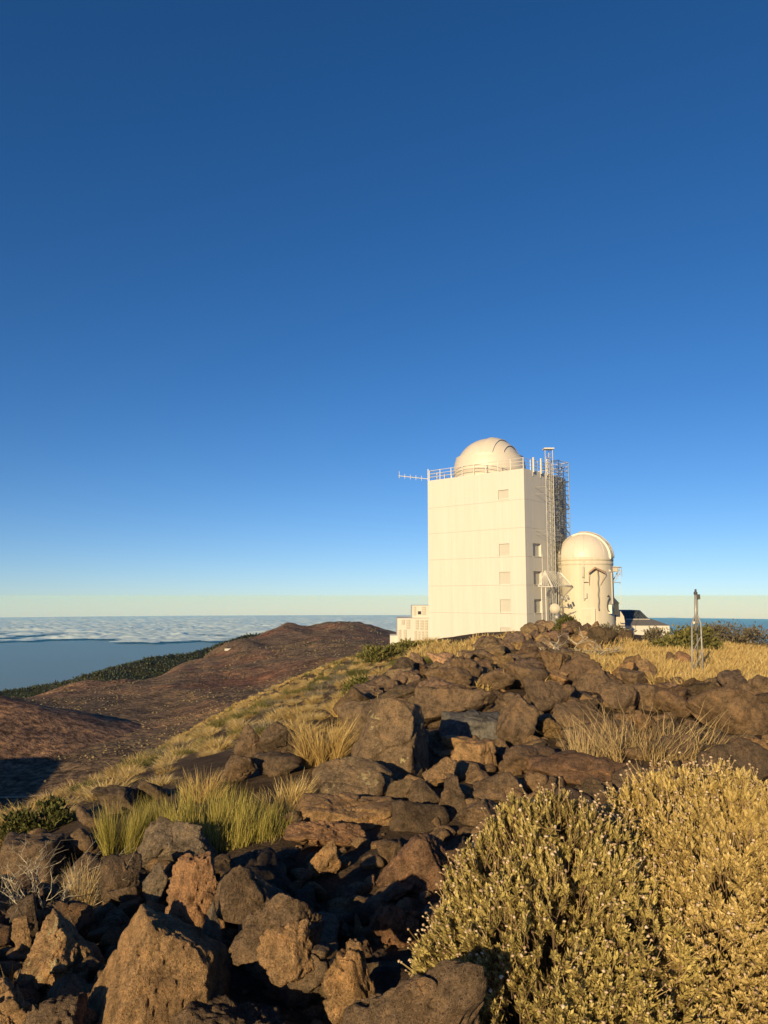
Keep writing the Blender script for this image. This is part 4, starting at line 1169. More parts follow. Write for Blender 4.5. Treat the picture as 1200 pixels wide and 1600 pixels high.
rock((208, 334, 1270, 1358), "tilted slab with a hollow dark face and pale rim", GREY, 18, level=6, depth=0.55, sharp=26, rough=0.03, fine=0.004, warp=0.05, strata=0.02,
     planes=[(-0.9, -0.3, 0.3, 0.55), (0.35, -0.62, 0.70, 0.30), (0.9, 0, 0.35, 0.75), (0.1, 0.8, 0.6, 0.42), (0, -0.7, -0.7, 0.55), (-0.3, -0.95, 0.0, 0.62), (0, 0, -1, 0.8), (-0.6, 0.3, 0.75, 0.7)])
rock((157, 217, 1335, 1420), "upright dark stone with one lit edge beside the tilted slab", DARK, 19, level=5, sharp=26, rough=0.03, fine=0.005, rotz=0.4)
rock((168, 226, 1380, 1428), "small arched brown stone below the upright dark stone", BROWN, 20, level=5, sharp=14, rough=0.06, fine=0.006)
rock((218, 264, 1352, 1422), "grey stone wedged left of the pinkish tan block", GREY, 21, level=5, sharp=20, rough=0.06, fine=0.006)
rock((-18, 94, 1308, 1384), "broad brown boulder with a black shaded right side at the left edge", BROWN, 22, level=5, sharp=18, rough=0.03, fine=0.005, rotz=0.3, planes=[(-0.3, -0.9, 0.25, 0.55), (0.9, -0.15, 0.1, 0.62), (0, 0.05, 1, 0.62), (-0.9, 0, 0.2, 0.8), (0.3, 0.9, 0.1, 0.7), (0, 0, -1, 0.7), (0.6, -0.7, 0.3, 0.72)])
rock((88, 152, 1290, 1352), "brown block between the broad left boulder and the grass-green broom", BROWN, 23, level=5, sharp=18, rough=0.05, fine=0.005)
rock((100, 165, 1338, 1400), "dull brown rock behind the dead twigs", BROWN, 24, level=4, sharp=16, rough=0.05)
rock((38, 160, 1402, 1550), "long tilted tan slab with pale lichen at the lower left", TAN, 25, level=6, depth=0.9, flat=0.62, lichen=0.8, sharp=20, rough=0.045, fine=0.012, strata=0.03,
     planes=[(-0.55, -0.55, 0.62, 0.36), (0.8, -0.4, 0.3, 0.55), (0.3, 0.9, 0.2, 0.85), (-0.8, 0.3, 0.1, 0.7), (-0.2, -0.9, -0.2, 0.75), (0, 0, -1, 0.6), (0.6, 0.2, 0.75, 0.5)])
rock((17, 52, 1438, 1506), "small leaf-shaped sunlit stone in the black gap at the left", TAN, 26, level=5, depth=0.5, sharp=20, rough=0.04, fine=0.006)
rock((-20, 78, 1538, 1640), "crumbly tan rock in the lower left corner", TAN, 27, level=6, sharp=14, rough=0.08, fine=0.014, D=4.15)
rock((48, 128, 1562, 1640), "dark rough stone at the bottom beside the crumbly corner rock", BROWN, 28, level=5, sharp=14, rough=0.07, fine=0.012, D=4.05)
rock((118, 162, 1258, 1298), "small brown stone on the slope below the green broom", BROWN, 29, level=4, sharp=18, rough=0.05)
rock((148, 222, 1228, 1272), "flat dark outcrop stone on the left grass slope", DARK, 30, level=5, sharp=22, rough=0.05, crack=0.03)
rock((213, 264, 1216, 1252), "dark jagged stone at the top of the left slope outcrop", DARK, 31, level=4, sharp=24, rough=0.05, crack=0.03)
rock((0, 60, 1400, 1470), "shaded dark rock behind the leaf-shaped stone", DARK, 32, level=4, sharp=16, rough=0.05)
# -- centre
rock((455, 622, 1246, 1304), "long flat slab with a dark top and tan front edge in the middle", TAN, 33, dD=0.1, level=6, depth=0.62, sharp=34, rough=0.025, fine=0.007, strata=0.02, flat=0.85,
     planes=[(-0.25, -0.92, -0.12, 0.42), (0.9, -0.3, 0.1, 0.85), (-0.92, -0.25, 0.15, 0.85), (0.05, -0.18, 1, 0.34), (0.1, 1, 0.1, 0.55), (0, 0, -1, 0.4), (0.5, -0.8, 0.1, 0.62)])
rock((456, 577, 1286, 1328), "pinkish rough block propping up the long flat slab", RED, 34, dD=-0.05, level=6, depth=0.6, sharp=14, rough=0.06, fine=0.010)
rock((476, 530, 1312, 1378), "five-sided tan stone below the long flat slab", TAN, 35, level=5, depth=0.6, sharp=34, rough=0.03, fine=0.008)
rock((488, 612, 1186, 1260), "smooth rounded tan boulder with a patch of lichen behind the flat slab", (0.21, 0.155, 0.10), 36, level=6, lichen=0.7, depth=0.9, sharp=9, rough=0.025, fine=0.003, warp=0.08)
rock((543, 672, 1088, 1218), "big lichen-spotted boulder standing highest in the middle of the rocks", (0.20, 0.145, 0.095), 37, level=6, lichen=1.0, depth=0.85, sharp=20, rough=0.028, fine=0.004, warp=0.05, rotz=0.0,
     planes=[(-0.35, -0.85, 0.42, 0.55), (0.93, -0.30, 0.10, 0.52), (-0.85, -0.1, 0.40, 0.72), (0.1, 0.1, 1, 0.80), (0.2, 0.9, 0.2, 0.7), (0, 0, -1, 0.8), (0.35, -0.35, 0.85, 0.80)])
rock((643, 768, 1066, 1146), "long grooved brown outcrop behind the big lichen boulder", BROWN, 38, level=6, depth=0.9, sharp=18, rough=0.04, fine=0.003, strata=0.035, rotz=0.5)
rock((688, 788, 1112, 1160), "blocky stone with a blue-grey flat top plate", (0.15, 0.145, 0.14), 39, level=5, depth=0.7, sharp=36, rough=0.025, strata=0.02, rotz=0.12,
     planes=[(-0.2, -0.98, 0.1, 0.55), (0.95, -0.1, 0.1, 0.8), (-0.95, -0.2, 0.1, 0.85), (0.02, -0.25, 1, 0.45), (0, 1, 0.1, 0.6), (0, 0, -1, 0.5)])
rock((690, 748, 1148, 1180), "thin tan slab under the blue-grey plated stone", TAN, 40, level=4, depth=0.7, sharp=24, rough=0.04, dD=-0.1)
rock((698, 778, 1158, 1210), "tan block with a rough dark right face below the blue-grey stone", TAN, 41, level=5, depth=0.8, sharp=34, rough=0.035, rotz=0.0,
     planes=[(-0.55, -0.8, 0.25, 0.5), (0.62, -0.72, 0.2, 0.55), (0.8, 0.4, 0.2, 0.7), (-0.5, 0.8, 0.2, 0.7), (0, 0, 1, 0.65), (0, 0, -1, 0.6)])
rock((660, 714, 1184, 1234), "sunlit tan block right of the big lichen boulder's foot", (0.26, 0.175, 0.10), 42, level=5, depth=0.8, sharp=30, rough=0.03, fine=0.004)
rock((688, 726, 1212, 1270), "dark upright stone below the sunlit tan block", DARK, 43, level=5, sharp=22, rough=0.05, fine=0.004)
rock((742, 822, 1202, 1252), "flat brown slab near the top of the pale bush", BROWN, 44, level=5, sharp=22, rough=0.05, strata=0.03)
rock((592, 704, 1302, 1402), "reddish brown pitted boulder touching the left side of the pale bush", (0.21, 0.13, 0.085), 45, level=6, sharp=14, rough=0.05, fine=0.010)
rock((590, 642, 1378, 1412), "thin lit stone under the reddish pitted boulder", BROWN, 46, level=5, sharp=24, rough=0.05, fine=0.006, dD=-0.05)
rock((578, 664, 1406, 1486), "rough rust-brown rock beside the lower edge of the pale bush", (0.22, 0.125, 0.078), 47, level=6, sharp=12, rough=0.06, fine=0.013)
rock((506, 604, 1486, 1640), "knobbly pitted rock at the bottom centre", TAN, 48, level=6, sharp=10, rough=0.12, fine=0.016, crack=0.04, D=4.0)
rock((546, 745, 1488, 1680), "large rough brown boulder at the bottom beneath the pale bush", BROWN, 49, level=6, sharp=14, rough=0.05, fine=0.012, D=2.95, depth=0.7)
rock((553, 573, 1429, 1452), "tiny sunlit cube-like stone alone in the dark hollow", TAN, 50, level=4, sharp=26, rough=0.05, dD=-0.2)
rock((518, 562, 1386, 1418), "ragged little stone catching light in the dark hollow", BROWN, 51, level=5, sharp=14, rough=0.10, fine=0.008)
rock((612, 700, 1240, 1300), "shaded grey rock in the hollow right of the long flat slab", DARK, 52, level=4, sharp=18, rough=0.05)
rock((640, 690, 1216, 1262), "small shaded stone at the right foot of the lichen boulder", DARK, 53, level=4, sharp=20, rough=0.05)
rock((716, 790, 1246, 1300), "brown slab tucked behind the left top of the pale bush", BROWN, 54, level=5, sharp=20, rough=0.05, strata=0.03)
# -- outcrop on the middle left
rock((368, 416, 1130, 1184), "upright brown block of the small outcrop left of the golden grass", BROWN, 55, level=5, sharp=26, rough=0.04, crack=0.03)
rock((410, 466, 1126, 1180), "cracked dark block of the small outcrop beside the golden grass", DARK, 56, level=5, sharp=24, rough=0.05, crack=0.04)
rock((343, 398, 1176, 1226), "lowest pale-faced block of the small outcrop above the green broom", BROWN, 57, level=5, sharp=26, rough=0.04)
rock((394, 472, 1174, 1214), "broken low stone at the foot of the small outcrop", DARK, 58, level=4, sharp=20, rough=0.06, crack=0.04)
# -- rounded lumps on the right
rock((893, 962, 1042, 1082), "rounded brown lump with a twin in front, right of the rock field", BROWN, 60, level=5, sharp=8, rough=0.04, depth=0.9)
rock((930, 1004, 1062, 1114), "smooth rounded lump in front of its smaller twin on the right", BROWN, 61, level=5, sharp=8, rough=0.035, depth=0.9)
rock((966, 1012, 1044, 1080), "rounded conical lump silhouetted against golden grass", BROWN, 62, level=5, sharp=9, rough=0.035)
rock((988, 1038, 1068, 1112), "leaning rounded stone between two smooth lumps on the right", BROWN, 63, level=5, sharp=9, rough=0.04)
rock((1024, 1098, 1074, 1122), "smooth hump just below the tripod mast", (0.185, 0.125, 0.078), 64, level=5, sharp=8, rough=0.03)
rock((1086, 1215, 1070, 1150), "longest smooth lava hump at the right edge", (0.19, 0.13, 0.08), 65, level=6, sharp=7, rough=0.03, depth=0.7)
rock((1104, 1168, 1100, 1142), "dark domed stone in front of the longest lava hump", DARK, 66, level=5, sharp=8, rough=0.03)
rock((820, 902, 1056, 1120), "folded brown lava block left of the rounded lumps", BROWN, 67, level=5, sharp=14, rough=0.06, crack=0.03)
rock((868, 942, 1096, 1144), "dark lava block with a folded top in the rock field", BROWN, 68, level=5, sharp=14, rough=0.06, crack=0.03)
rock((876, 996, 1124, 1172), "wide low slab behind the dry straw stems", BROWN, 69, level=5, sharp=16, rough=0.05, strata=0.03)
rock((778, 838, 1086, 1166), "tall wedge of lava right of the blue-grey plated stone", BROWN, 70, level=5, sharp=22, rough=0.05, crack=0.03)
rock((786, 884, 1160, 1210), "sloping brown slab behind the middle of the pale bush", (0.19, 0.13, 0.085), 71, level=5, sharp=20, rough=0.04, strata=0.03)
rock((830, 980, 1180, 1226), "reddish flat slab showing above the pale bush", (0.20, 0.125, 0.08), 72, level=5, sharp=18, rough=0.05, strata=0.04)
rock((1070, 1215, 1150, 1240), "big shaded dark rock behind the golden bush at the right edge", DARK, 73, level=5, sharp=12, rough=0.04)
rock((735, 800, 1046, 1082), "brown block above the grooved outcrop", BROWN, 74, level=4, sharp=18, rough=0.05, crack=0.03)
rock((790, 852, 1034, 1080), "wedge-shaped lava block casting a black shadow in the upper rock field", BROWN, 75, level=4, sharp=20, rough=0.05, crack=0.03)
rock((1038, 1062, 1018, 1044), "small round stone in the shadow of the green shrub", BROWN, 76, level=4, sharp=8, rough=0.04)
rock((1052, 1080, 1018, 1046), "pinkish round stone beside the tripod mast", RED, 77, level=4, sharp=9, rough=0.04)

# -- boulders filling the lava field (alike: not told apart in the photograph)
def in_poly(px, py, poly):
    c = False; j = len(poly) - 1
    for i in range(len(poly)):
        if ((poly[i][1] > py) != (poly[j][1] > py)) and (px < (poly[j][0] - poly[i][0]) * (py - poly[i][1]) / (poly[j][1] - poly[i][1]) + poly[i][0]): c = not c
        j = i
    return c
FIELD = [(560, 1110), (610, 1070), (690, 1042), (745, 1022), (800, 1004), (850, 990), (950, 994), (985, 1004), (955, 1020), (870, 1022), (880, 1045), (1000, 1060), (1040, 1072), (1200, 1100), (1230, 1300), (900, 1330), (760, 1420), (700, 1500), (640, 1640), (-40, 1640), (-40, 1400), (120, 1400), (210, 1360), (300, 1350), (450, 1340), (470, 1240), (545, 1215)]
rng = np.random.default_rng(5)
PROTO = []
for k in range(16):
    sh_ = [16, 36, 50, 60][k % 4]
    PROTO.append(rock_mesh("boulder", 300 + k, (1.0, rng.uniform(0.55, 1.1), rng.uniform(0.38, 0.85)), level=5 if k < 8 else 4, sharp=sh_, nplanes=7 + k % 4, rough=0.07, warp=0.05, chunk=0.055, nsite=18 + k, crack=0.03 * (k % 2), strata=0.03 * (k % 3 == 0)))
    PROTO[-1].materials.append(M['rock'])
cands = []
for _ in range(11000):
    px = rng.uniform(-40, 1230); py = 972 + (1640 - 972) * rng.uniform(0, 1) ** 1.7
    if not in_poly(px, py, FIELD): continue
    D = ground_hit(px, py)
    if D is None: continue
    x = ray(px, py)[0] * D
    r = (0.12 + 0.0155 * min(D, 13) + 0.003 * max(0, D - 13)) * rng.uniform(0.5, 1.5)
    cands.append((x, D, r, px, py))
cands.sort(key=lambda t: -t[2] / t[1])
fill = []
HAND = list(PLACED)
for bb_ in ((925, 1160, 1100, 1196), (870, 960, 1115, 1198), (452, 566, 1112, 1205), (206, 440, 1205, 1335), (140, 236, 1250, 1352), (0, 160, 1345, 1428), (1040, 1110, 920, 1072), (690, 1200, 1225, 1600)):
    SCREEN.append((bb_, ground_hit((bb_[0] + bb_[1]) / 2, bb_[3])))
def hides(px, py, r, D):
    hw = r * F / D
    for (x0, x1, y0, y1), d_ in SCREEN:
        if D > d_ + 0.15: continue
        mx, my = 0.14 * (x1 - x0), 0.16 * (y1 - y0)
        if px + hw > x0 + mx and px - hw < x1 - mx and py > y0 + my and py - 1.7 * hw < y1 - my: return True
    return False
for x, y, r, px, py in cands:
    if hides(px, py, r, y): continue
    if y > 35 and to_px(x, y, Ts(x, y) + 1.15 * r)[1] < np.interp(px, [640, 740, 800, 850, 900, 960, 1000], [1002, 994, 983, 974, 972, 981, 995]): continue
    if any((x - a) ** 2 + (y - b_) ** 2 < (0.85 * (r + c)) ** 2 for a, b_, c in HAND): continue
    if any((x - a) ** 2 + (y - b_) ** 2 < (0.80 * (r + c)) ** 2 for a, b_, c in PLACED): continue
    PLACED.append((x, y, r)); fill.append((x, y, r, px, py))
fill = fill[:900]
BUSHES = [(1.45, 3.75, 1.35)]
indiv = fill[:232]; far_fill = fill[232:]
for i, (x, y, r, px, py) in enumerate(indiv):
    me = PROTO[int(rng.integers(0, 8)) if y < 14 else int(rng.integers(0, 16))]
    o = link("boulder", me, None)
    s_ = 2.15 * r
    hz_ = rng.uniform(0.75, 1.15)
    o.scale = (s_, s_, s_ * hz_)
    o.location = (x, y, Ts(x, y) + 0.26 * s_ * hz_)
    o.rotation_euler = (rng.uniform(-0.4, 0.4), rng.uniform(-0.4, 0.4), rng.uniform(0, 2 * PI))
    c = [BROWN, BROWN, DARK, TAN, (0.16, 0.108, 0.07)][int(rng.integers(0, 5))]
    cv_ = rng.uniform(0.7, 1.3); o.color = (c[0] * cv_, c[1] * cv_ * rng.uniform(0.96, 1.05), c[2] * cv_ * rng.uniform(0.9, 1.15), 0.5 if rng.uniform() < 0.25 else 0.0)
    if y < 7: lab, gr = "small brown stone lying among the large foreground rocks", "loose stones among the foreground rocks"
    elif y < 22: lab, gr = "brown lava boulder packed into the middle of the rock field", "boulders in the middle of the rock field"
    else: lab, gr = "dark lava boulder on the far crest of the rock field below the tower", "boulders on the far crest below the tower"
    tag(o, lab, "rock", gr)

# the rest of the lava field, too many to count
FP = []
for k in range(10):
    me = rock_mesh("stone_shape", 400 + k, (1.0, rng.uniform(0.6, 1.1), rng.uniform(0.45, 0.9)), level=3, sharp=[16, 36, 50][k % 3], nplanes=7 + k % 4, rough=0.06, chunk=0.05, nsite=14)
    co = np.empty(len(me.vertices) * 3, dtype=np.float32); me.vertices.foreach_get("co", co); FP.append(co.reshape(-1, 3).astype(float)); bpy.data.meshes.remove(me)
d3_, f3_ = ico(3)
VV = []; TT = []; nb_ = 0
for x, y, r, px, py in far_fill:
    p = FP[int(rng.integers(0, 10))] * (2.15 * r) * np.array([1, 1, rng.uniform(0.8, 1.2)])
    Rm = np.array(Matrix.Rotation(rng.uniform(0, 6.28), 3, 'Z') @ Matrix.Rotation(rng.uniform(-0.4, 0.4), 3, 'X') @ Matrix.Rotation(rng.uniform(-0.4, 0.4), 3, 'Y'))
    VV.append(p @ Rm.T + np.array([x, y, Ts(x, y) + 0.5 * r])); TT.append(f3_ + nb_); nb_ += len(p)
if VV:
    bf = link("boulder_field", fast_mesh("boulder_field", np.concatenate(VV), tris=np.concatenate(TT), smooth=True), M['rock'])
    bf.color = (0.150, 0.108, 0.074, 0.0)
    tag(bf, "countless smaller lava boulders packed across the upper rock field", "rocks", kind="stuff")

# loose rubble between them
d3, f3 = ico(3)
VV = []; TT = []; nb_ = 0
for i in range(2000):
    px = rng.uniform(-80, 1240); py = 985 + (1680 - 985) * rng.uniform(0, 1) ** 1.2
    if not in_poly(px, py, FIELD) and (rng.uniform() > 0.25 or py < 1300): continue
    D = ground_hit(px, py)
    if D is None or D > 50: continue
    x = ray(px, py)[0] * D
    r = (0.012 + 0.006 * D) * rng.uniform(0.3, 1.0) ** 2 * 2.6
    nn = rng.normal(size=(6, 3)); nn /= np.linalg.norm(nn, axis=1)[:, None]
    rr = np.sum((np.maximum(d3 @ nn.T, 1e-4) / rng.uniform(0.4, 0.9, 6)) ** 40, axis=1) + 0.7 ** 40
    p = d3 * (rr ** (-1 / 40))[:, None] * r * np.array([1, rng.uniform(0.7, 1), rng.uniform(0.5, 0.8)])
    VV.append(p + np.array([x, D, Ts(x, D) + 0.25 * r])); TT.append(f3 + nb_); nb_ += len(d3)
rub = link("rubble", fast_mesh("rubble", np.concatenate(VV), tris=np.concatenate(TT)), M['rock'])
rub.color = (0.22, 0.15, 0.09, 0)
tag(rub, "small brown lava rubble scattered between the boulders", "rubble", kind="stuff")

# ------------------------------------------------------------------ plants
def blades(N, rng, base_r, length, width, lean, curve, seg=4, up_bias=1.0, flat=1.0, jitter=0.25, wind=(0, 0), base_h=0.0, dome=0.0, kink=0.0, subs=0):
    """N tapered curved blades; returns verts, quads, tris, tint"""
    az = rng.uniform(0, 2 * PI, N); rr = base_r * np.sqrt(rng.uniform(0, 1, N))
    ba = rng.uniform(0, 2 * PI, N)
    base = np.stack([rr * np.cos(ba), rr * np.sin(ba) * flat, np.full(N, -0.02) + base_h * rng.uniform(0, 1, N)], 1)
    if subs:                                             # stems grow from separate crowns
        sr = base_r * np.sqrt(rng.uniform(0, 1, subs)); sa = rng.uniform(0, 2 * PI, subs); k_ = rng.integers(0, subs, N)
        base[:, 0] = sr[k_] * np.cos(sa[k_]) + rng.normal(0, base_r * 0.045, N); base[:, 1] = sr[k_] * np.sin(sa[k_]) * flat + rng.normal(0, base_r * 0.045, N)
        rr = np.hypot(base[:, 0], base[:, 1] / flat); ba = np.arctan2(base[:, 1], base[:, 0])
        rr = np.minimum(rr, base_r)
    L = length * rng.uniform(1 - jitter * 2, 1 + jitter, N)
    if subs: L = L * rng.uniform(0.65, 1.15, subs)[k_]
    if dome: L = L * np.sqrt(np.clip(1 - dome * (rr / base_r) ** 2, 0.05, 1)) * (1 + 0.35 * fbm(base * (4.0 / base_r), 2, 7))
    ln = lean * rng.uniform(0.15, 1.0, N)                 # lean from upright, more at the rim
    # lean outwards from the centre, plus scatter
    out_az = np.where(rng.uniform(0, 1, N) < 0.7, ba + rng.normal(0, 0.6, N), az)
    ln = ln * (0.35 + 0.65 * rr / max(base_r, 1e-6))
    cv = curve * rng.uniform(0.3, 1.2, N)
    h = np.stack([np.cos(out_az), np.sin(out_az), 0 * az], 1)
    h[:, 0] += wind[0]; h[:, 1] += wind[1]
    side = np.stack([-np.sin(az), np.cos(az), 0 * az], 1)
    w = width * rng.uniform(0.7, 1.3, N)
    P_, step = [base], 1.0 / seg
    cur = base.copy()
    for k in range(seg):
        a = ln + cv * (k + 0.5) * step
        d = h * np.sin(a)[:, None]; d[:, 2] = np.cos(a) * up_bias
        if kink: d = d + rng.normal(0, kink, d.shape)
        cur = cur + d * (L * step)[:, None]
        P_.append(cur.copy())
    V = []
    for k in range(seg):
        ww = w * (1 - 0.75 * k / seg)
        V.append(P_[k] - side * ww[:, None] / 2); V.append(P_[k] + side * ww[:, None] / 2)
    V.append(P_[seg])
    V = np.stack(V, 1)                                   # N, 2*seg+1, 3
    m_ = 2 * seg + 1
    b0 = (np.arange(N) * m_)[:, None]
    Q = np.concatenate([b0 + np.array([[2 * k, 2 * k + 1, 2 * k + 3, 2 * k + 2]]) for k in range(seg - 1)])
    Tt = b0 + np.array([[2 * seg - 2, 2 * seg - 1, 2 * seg]])
    t = rng.uniform(0.15, 0.95, N)
    tint = np.clip(np.repeat(t[:, None], m_, 1) + np.linspace(-0.12, 0.12, m_)[None, :], 0, 1)
    return V.reshape(-1, 3), Q, Tt, tint.ravel()
def merge(parts):
    V, Q, Tt, t, n_ = [], [], [], [], 0
    for v, q, tr, ti in parts:
        V.append(v); Q.append(q + n_); Tt.append(tr + n_); t.append(ti); n_ += len(v)
    return np.concatenate(V), np.concatenate(Q), np.concatenate(Tt), np.concatenate(t)
def blade_mesh(name, arr): return fast_mesh(name, arr[0], quads=arr[1], tris=arr[2], tint=arr[3])

prng = np.random.default_rng(77)
TUFT = []
for k in range(8):
    TUFT.append(blade_mesh("grass_tuft", merge([blades(520, prng, 0.20, 0.36, 0.009, 0.95, 1.1, 4, wind=(0.05, 0.02), dome=0.4, kink=0.12), blades(260, prng, 0.30, 0.20, 0.010, 1.3, 1.0, 3, kink=0.12)])))
    TUFT[-1].materials.append(M['dry_grass'])
OLV = []
for k in range(6):
    OLV.append(blade_mesh("low_shrub", merge([blades(700, prng, 0.32, 0.26, 0.014, 1.3, 0.3, 3, jitter=0.4, dome=0.6, kink=0.2), blades(300, prng, 0.28, 0.32, 0.012, 0.8, 0.2, 3, jitter=0.4, dome=0.6, kink=0.2)])))
    OLV[-1].materials.append(M['olive'])
GRY = []
for k in range(3):
    GRY.append(blade_mesh("grey_shrub", merge([blades(300, prng, 0.30, 0.24, 0.012, 1.4, 0.3, 3, jitter=0.4), blades(90, prng, 0.28, 0.28, 0.010, 0.9, 0.3, 3, jitter=0.3)])))
    GRY[-1].materials.append(M['grey_shrub'])

# -- the grassy slope falling away to the left: candidates over the ground, kept where the photo shows them
SLOPE = [(606, 990), (668, 1003), (735, 1000), (690, 1024), (610, 1070), (560, 1108), (560, 1190), (500, 1215), (440, 1180), (350, 1175), (260, 1212), (150, 1235), (100, 1262), (-10, 1310), (-10, 1240), (200, 1180), (400, 1070), (560, 1000)]
slope_c = []
for _ in range(26000):
    D = 7 + 85 * prng.uniform(0, 1) ** 0.8
    x = D * prng.uniform(-0.56, 0.13)
    z = Ts(x, D); px, py = to_px(x, D, z + 0.15)
    if not in_poly(px, py, SLOPE): continue
    slope_c.append((x, D, z, px, py))
    if len(slope_c) >= 4200: break
used = []
cell = {}
def free(x, y, r):
    k = (int(x // 1.0), int(y // 1.0))
    for i in (-1, 0, 1):
        for j in (-1, 0, 1):
            for a, b_, c in cell.get((k[0] + i, k[1] + j), ()):
                if (x - a) ** 2 + (y - b_) ** 2 < (1.02 * (r + c)) ** 2: return False
    cell.setdefault(k, []).append((x, y, r)); return True
for a, b_, c in HAND:
    if b_ > 6: cell.setdefault((int(a // 1.0), int(b_ // 1.0)), []).append((a, b_, c))
plants = []
for x, y, z, px, py in slope_c:
    r = prng.uniform(0.18, 0.30) if prng.uniform() < 0.4 else prng.uniform(0.30, 0.50)
    if y < 26 and hides(px, py, r, y): continue
    if not free(x, y, r): continue
    g_ = float(n2(x, y, 0.16, 2, 91)[0]) + prng.uniform(-0.45, 0.45)
    kind = 'olive' if g_ > 0.14 else ('grey' if g_ > 0.02 else 'dry')
    # share of the picture decides who stays an individual
    plants.append((r / y, x, y, z, r, kind))
plants.sort(reverse=True)
cnt = {'dry': 0, 'olive': 0, 'grey': 0}; rest = []
LAB = {'dry': ("grass_tuft", "dry golden grass tuft on the slope falling left of the rocks", "grass", "golden grass tufts on the left slope"),
       'olive': ("low_shrub", "low olive green shrub among the golden grass of the left slope", "shrub", "olive shrubs on the left slope"),
       'grey': ("grey_shrub", "low grey-brown dead shrub among the golden grass of the left slope", "shrub", "dead shrubs on the left slope")}
def put_plant(me, name, x, y, z, s, sz, rot):
    o = link(name, me, None); o.location = (x, y, z); o.scale = (s, s, sz); o.rotation_euler = (0, 0, rot); return o
for sh_, x, y, z, r, kind in plants:
    lib = {'dry': TUFT, 'olive': OLV, 'grey': GRY}[kind]
    s = r / 0.42 * (1.35 if kind != 'dry' else 1.2)
    s *= 1.15
    if cnt[kind] < {'dry': 290, 'olive': 240, 'grey': 120}[kind]:
        nm, lab, cat, gr = LAB[kind]
        o = put_plant(lib[int(prng.integers(0, len(lib)))], nm, x, y, z - 0.02, s, s * prng.uniform(0.42, 0.66), prng.uniform(-0.5, 0.5))
        tag(o, lab, cat, gr); cnt[kind] += 1
    else: rest.append((x, y, z, s, kind))

# the uncounted rest of the dry grass: far slope, between the boulders, and the meadow at the right
def mass(name, spots, mat, nbl, label, cat, hgt=0.42, lean=0.8, br=0.24):
    parts = []
    for x, y, z, s in spots:
        v, q, tr, ti = blades(nbl, prng, br * s, hgt * s, 0.012 + 0.0011 * y, lean, 0.6, 3, wind=(0.2, 0.1))
        parts.append((v + np.array([x, y, z]), q, tr, np.clip(ti + prng.uniform(-0.2, 0.2), 0, 1)))
    o = link(name, blade_mesh(name, merge(parts)), mat); tag(o, label, cat, kind="stuff"); return o
dry_rest = [(x, y, z, s * 0.62) for x, y, z, s, k in rest if k != 'olive'] ; ol_rest = [(x, y, z, s * 0.7) for x, y, z, s, k in rest if k == 'olive']
MEADOW = [(955, 1020), (1000, 1005), (1040, 1012), (1120, 1008), (1210, 1005), (1210, 1095), (1110, 1076), (1030, 1072), (985, 1062), (930, 1050), (880, 1045), (870, 1024)]
for _ in range(12000):
    D = 12 + 45 * prng.uniform(0, 1); x = D * prng.uniform(0.2, 0.56); z = Ts(x, D); px, py = to_px(x, D, z + 0.1)
    if in_poly(px, py, MEADOW): dry_rest.append((x, D, z, prng.uniform(0.7, 1.25)))
    if len(dry_rest) > 2100: break
for _ in range(230):                                    # golden fringe along the crest in front of the buildings
    px = prng.uniform(640, 985); py = np.interp(px, [640, 740, 800, 850, 900, 960, 1000], [1012, 1006, 996, 988, 984, 990, 1003]) + prng.uniform(-6, 26)
    D = ground_hit(px, py)
    if D is None: continue
    x = ray(px, py)[0] * D
    dry_rest.append((x, D, Ts(x, D), prng.uniform(0.7, 1.5)))
# little tufts tucked between the boulders
for _ in range(260):
    px = prng.uniform(560, 1180); py = prng.uniform(985, 1120)
    if not in_poly(px, py, FIELD): continue
    D = ground_hit(px, py)
    if D is None: continue
    x = ray(px, py)[0] * D
    if n2(x, D, 0.12, 2, 55)[0] > 0.0: dry_rest.append((x, D, Ts(x, D), prng.uniform(0.7, 1.3)))
mass("dry_grass", dry_rest, M['dry_grass'], 60, "dry golden grass of the far slope and the meadow at the right", "grass", 0.34, 1.0, 0.24)
if ol_rest: mass("undergrowth", ol_rest, M['olive'], 90, "olive green scrub far down the left slope", "shrubs", 0.4, 1.0, 0.4)

# -- single plants one can point to
def plant_at(px, py, dD=0.0):
    D = ground_hit(px, py) + dD; x = ray(px, py)[0] * D
    return Vector((x, D, Ts(x, D)))
def grass_clump(name, bbox, mat, N, label, cat, width, lean, curve, seg=5, base=0.32, wind=(0.1, 0.05), dD=0.0, jitter=0.3, hmul=1.0, dome=0.35, kink=0.10, subs=0):
    x0, x1, y0, y1 = bbox
    b_ = plant_at((x0 + x1) / 2, y1, dD); D = b_.y
    w = (x1 - x0) / F * D
    Dc = D + w * 0.22; h = max(0.15, P(x0, y0, Dc).z - Ts(b_.x, Dc)) * hmul
    arr = blades(N, prng, w * base, h, width, lean, curve, seg, wind=wind, jitter=jitter, flat=0.7, dome=dome, kink=kink, subs=subs)
    v = arr[0]
    m_ = 2 * seg + 1; tips = v[m_ - 1::m_]
    xs = np.percentile(tips[:, 0], [4, 96]); zs = np.percentile(tips[:, 2], 92)
    v[:, 0] = (v[:, 0] - xs.mean()) * w / (xs[1] - xs[0]); v[:, 1] *= 0.8 * w / (xs[1] - xs[0]); v[:, 2] *= h / zs
    o = link(name, blade_mesh(name, arr), mat, loc=Vector((b_.x, Dc, Ts(b_.x, Dc)))); tag(o, label, cat); return o
grass_clump("grass_tuft", (458, 556, 1118, 1203), M['dry_grass'], 1900, "tall golden grass tuft leaning on the big lichen boulder", "grass", 0.009, 0.75, 0.6, subs=14, hmul=0.85)
grass_clump("grass_tuft", (512, 560, 1085, 1122), M['dry_grass'], 600, "small golden tuft above the tall golden grass tuft", "grass", 0.014, 0.9, 0.6)
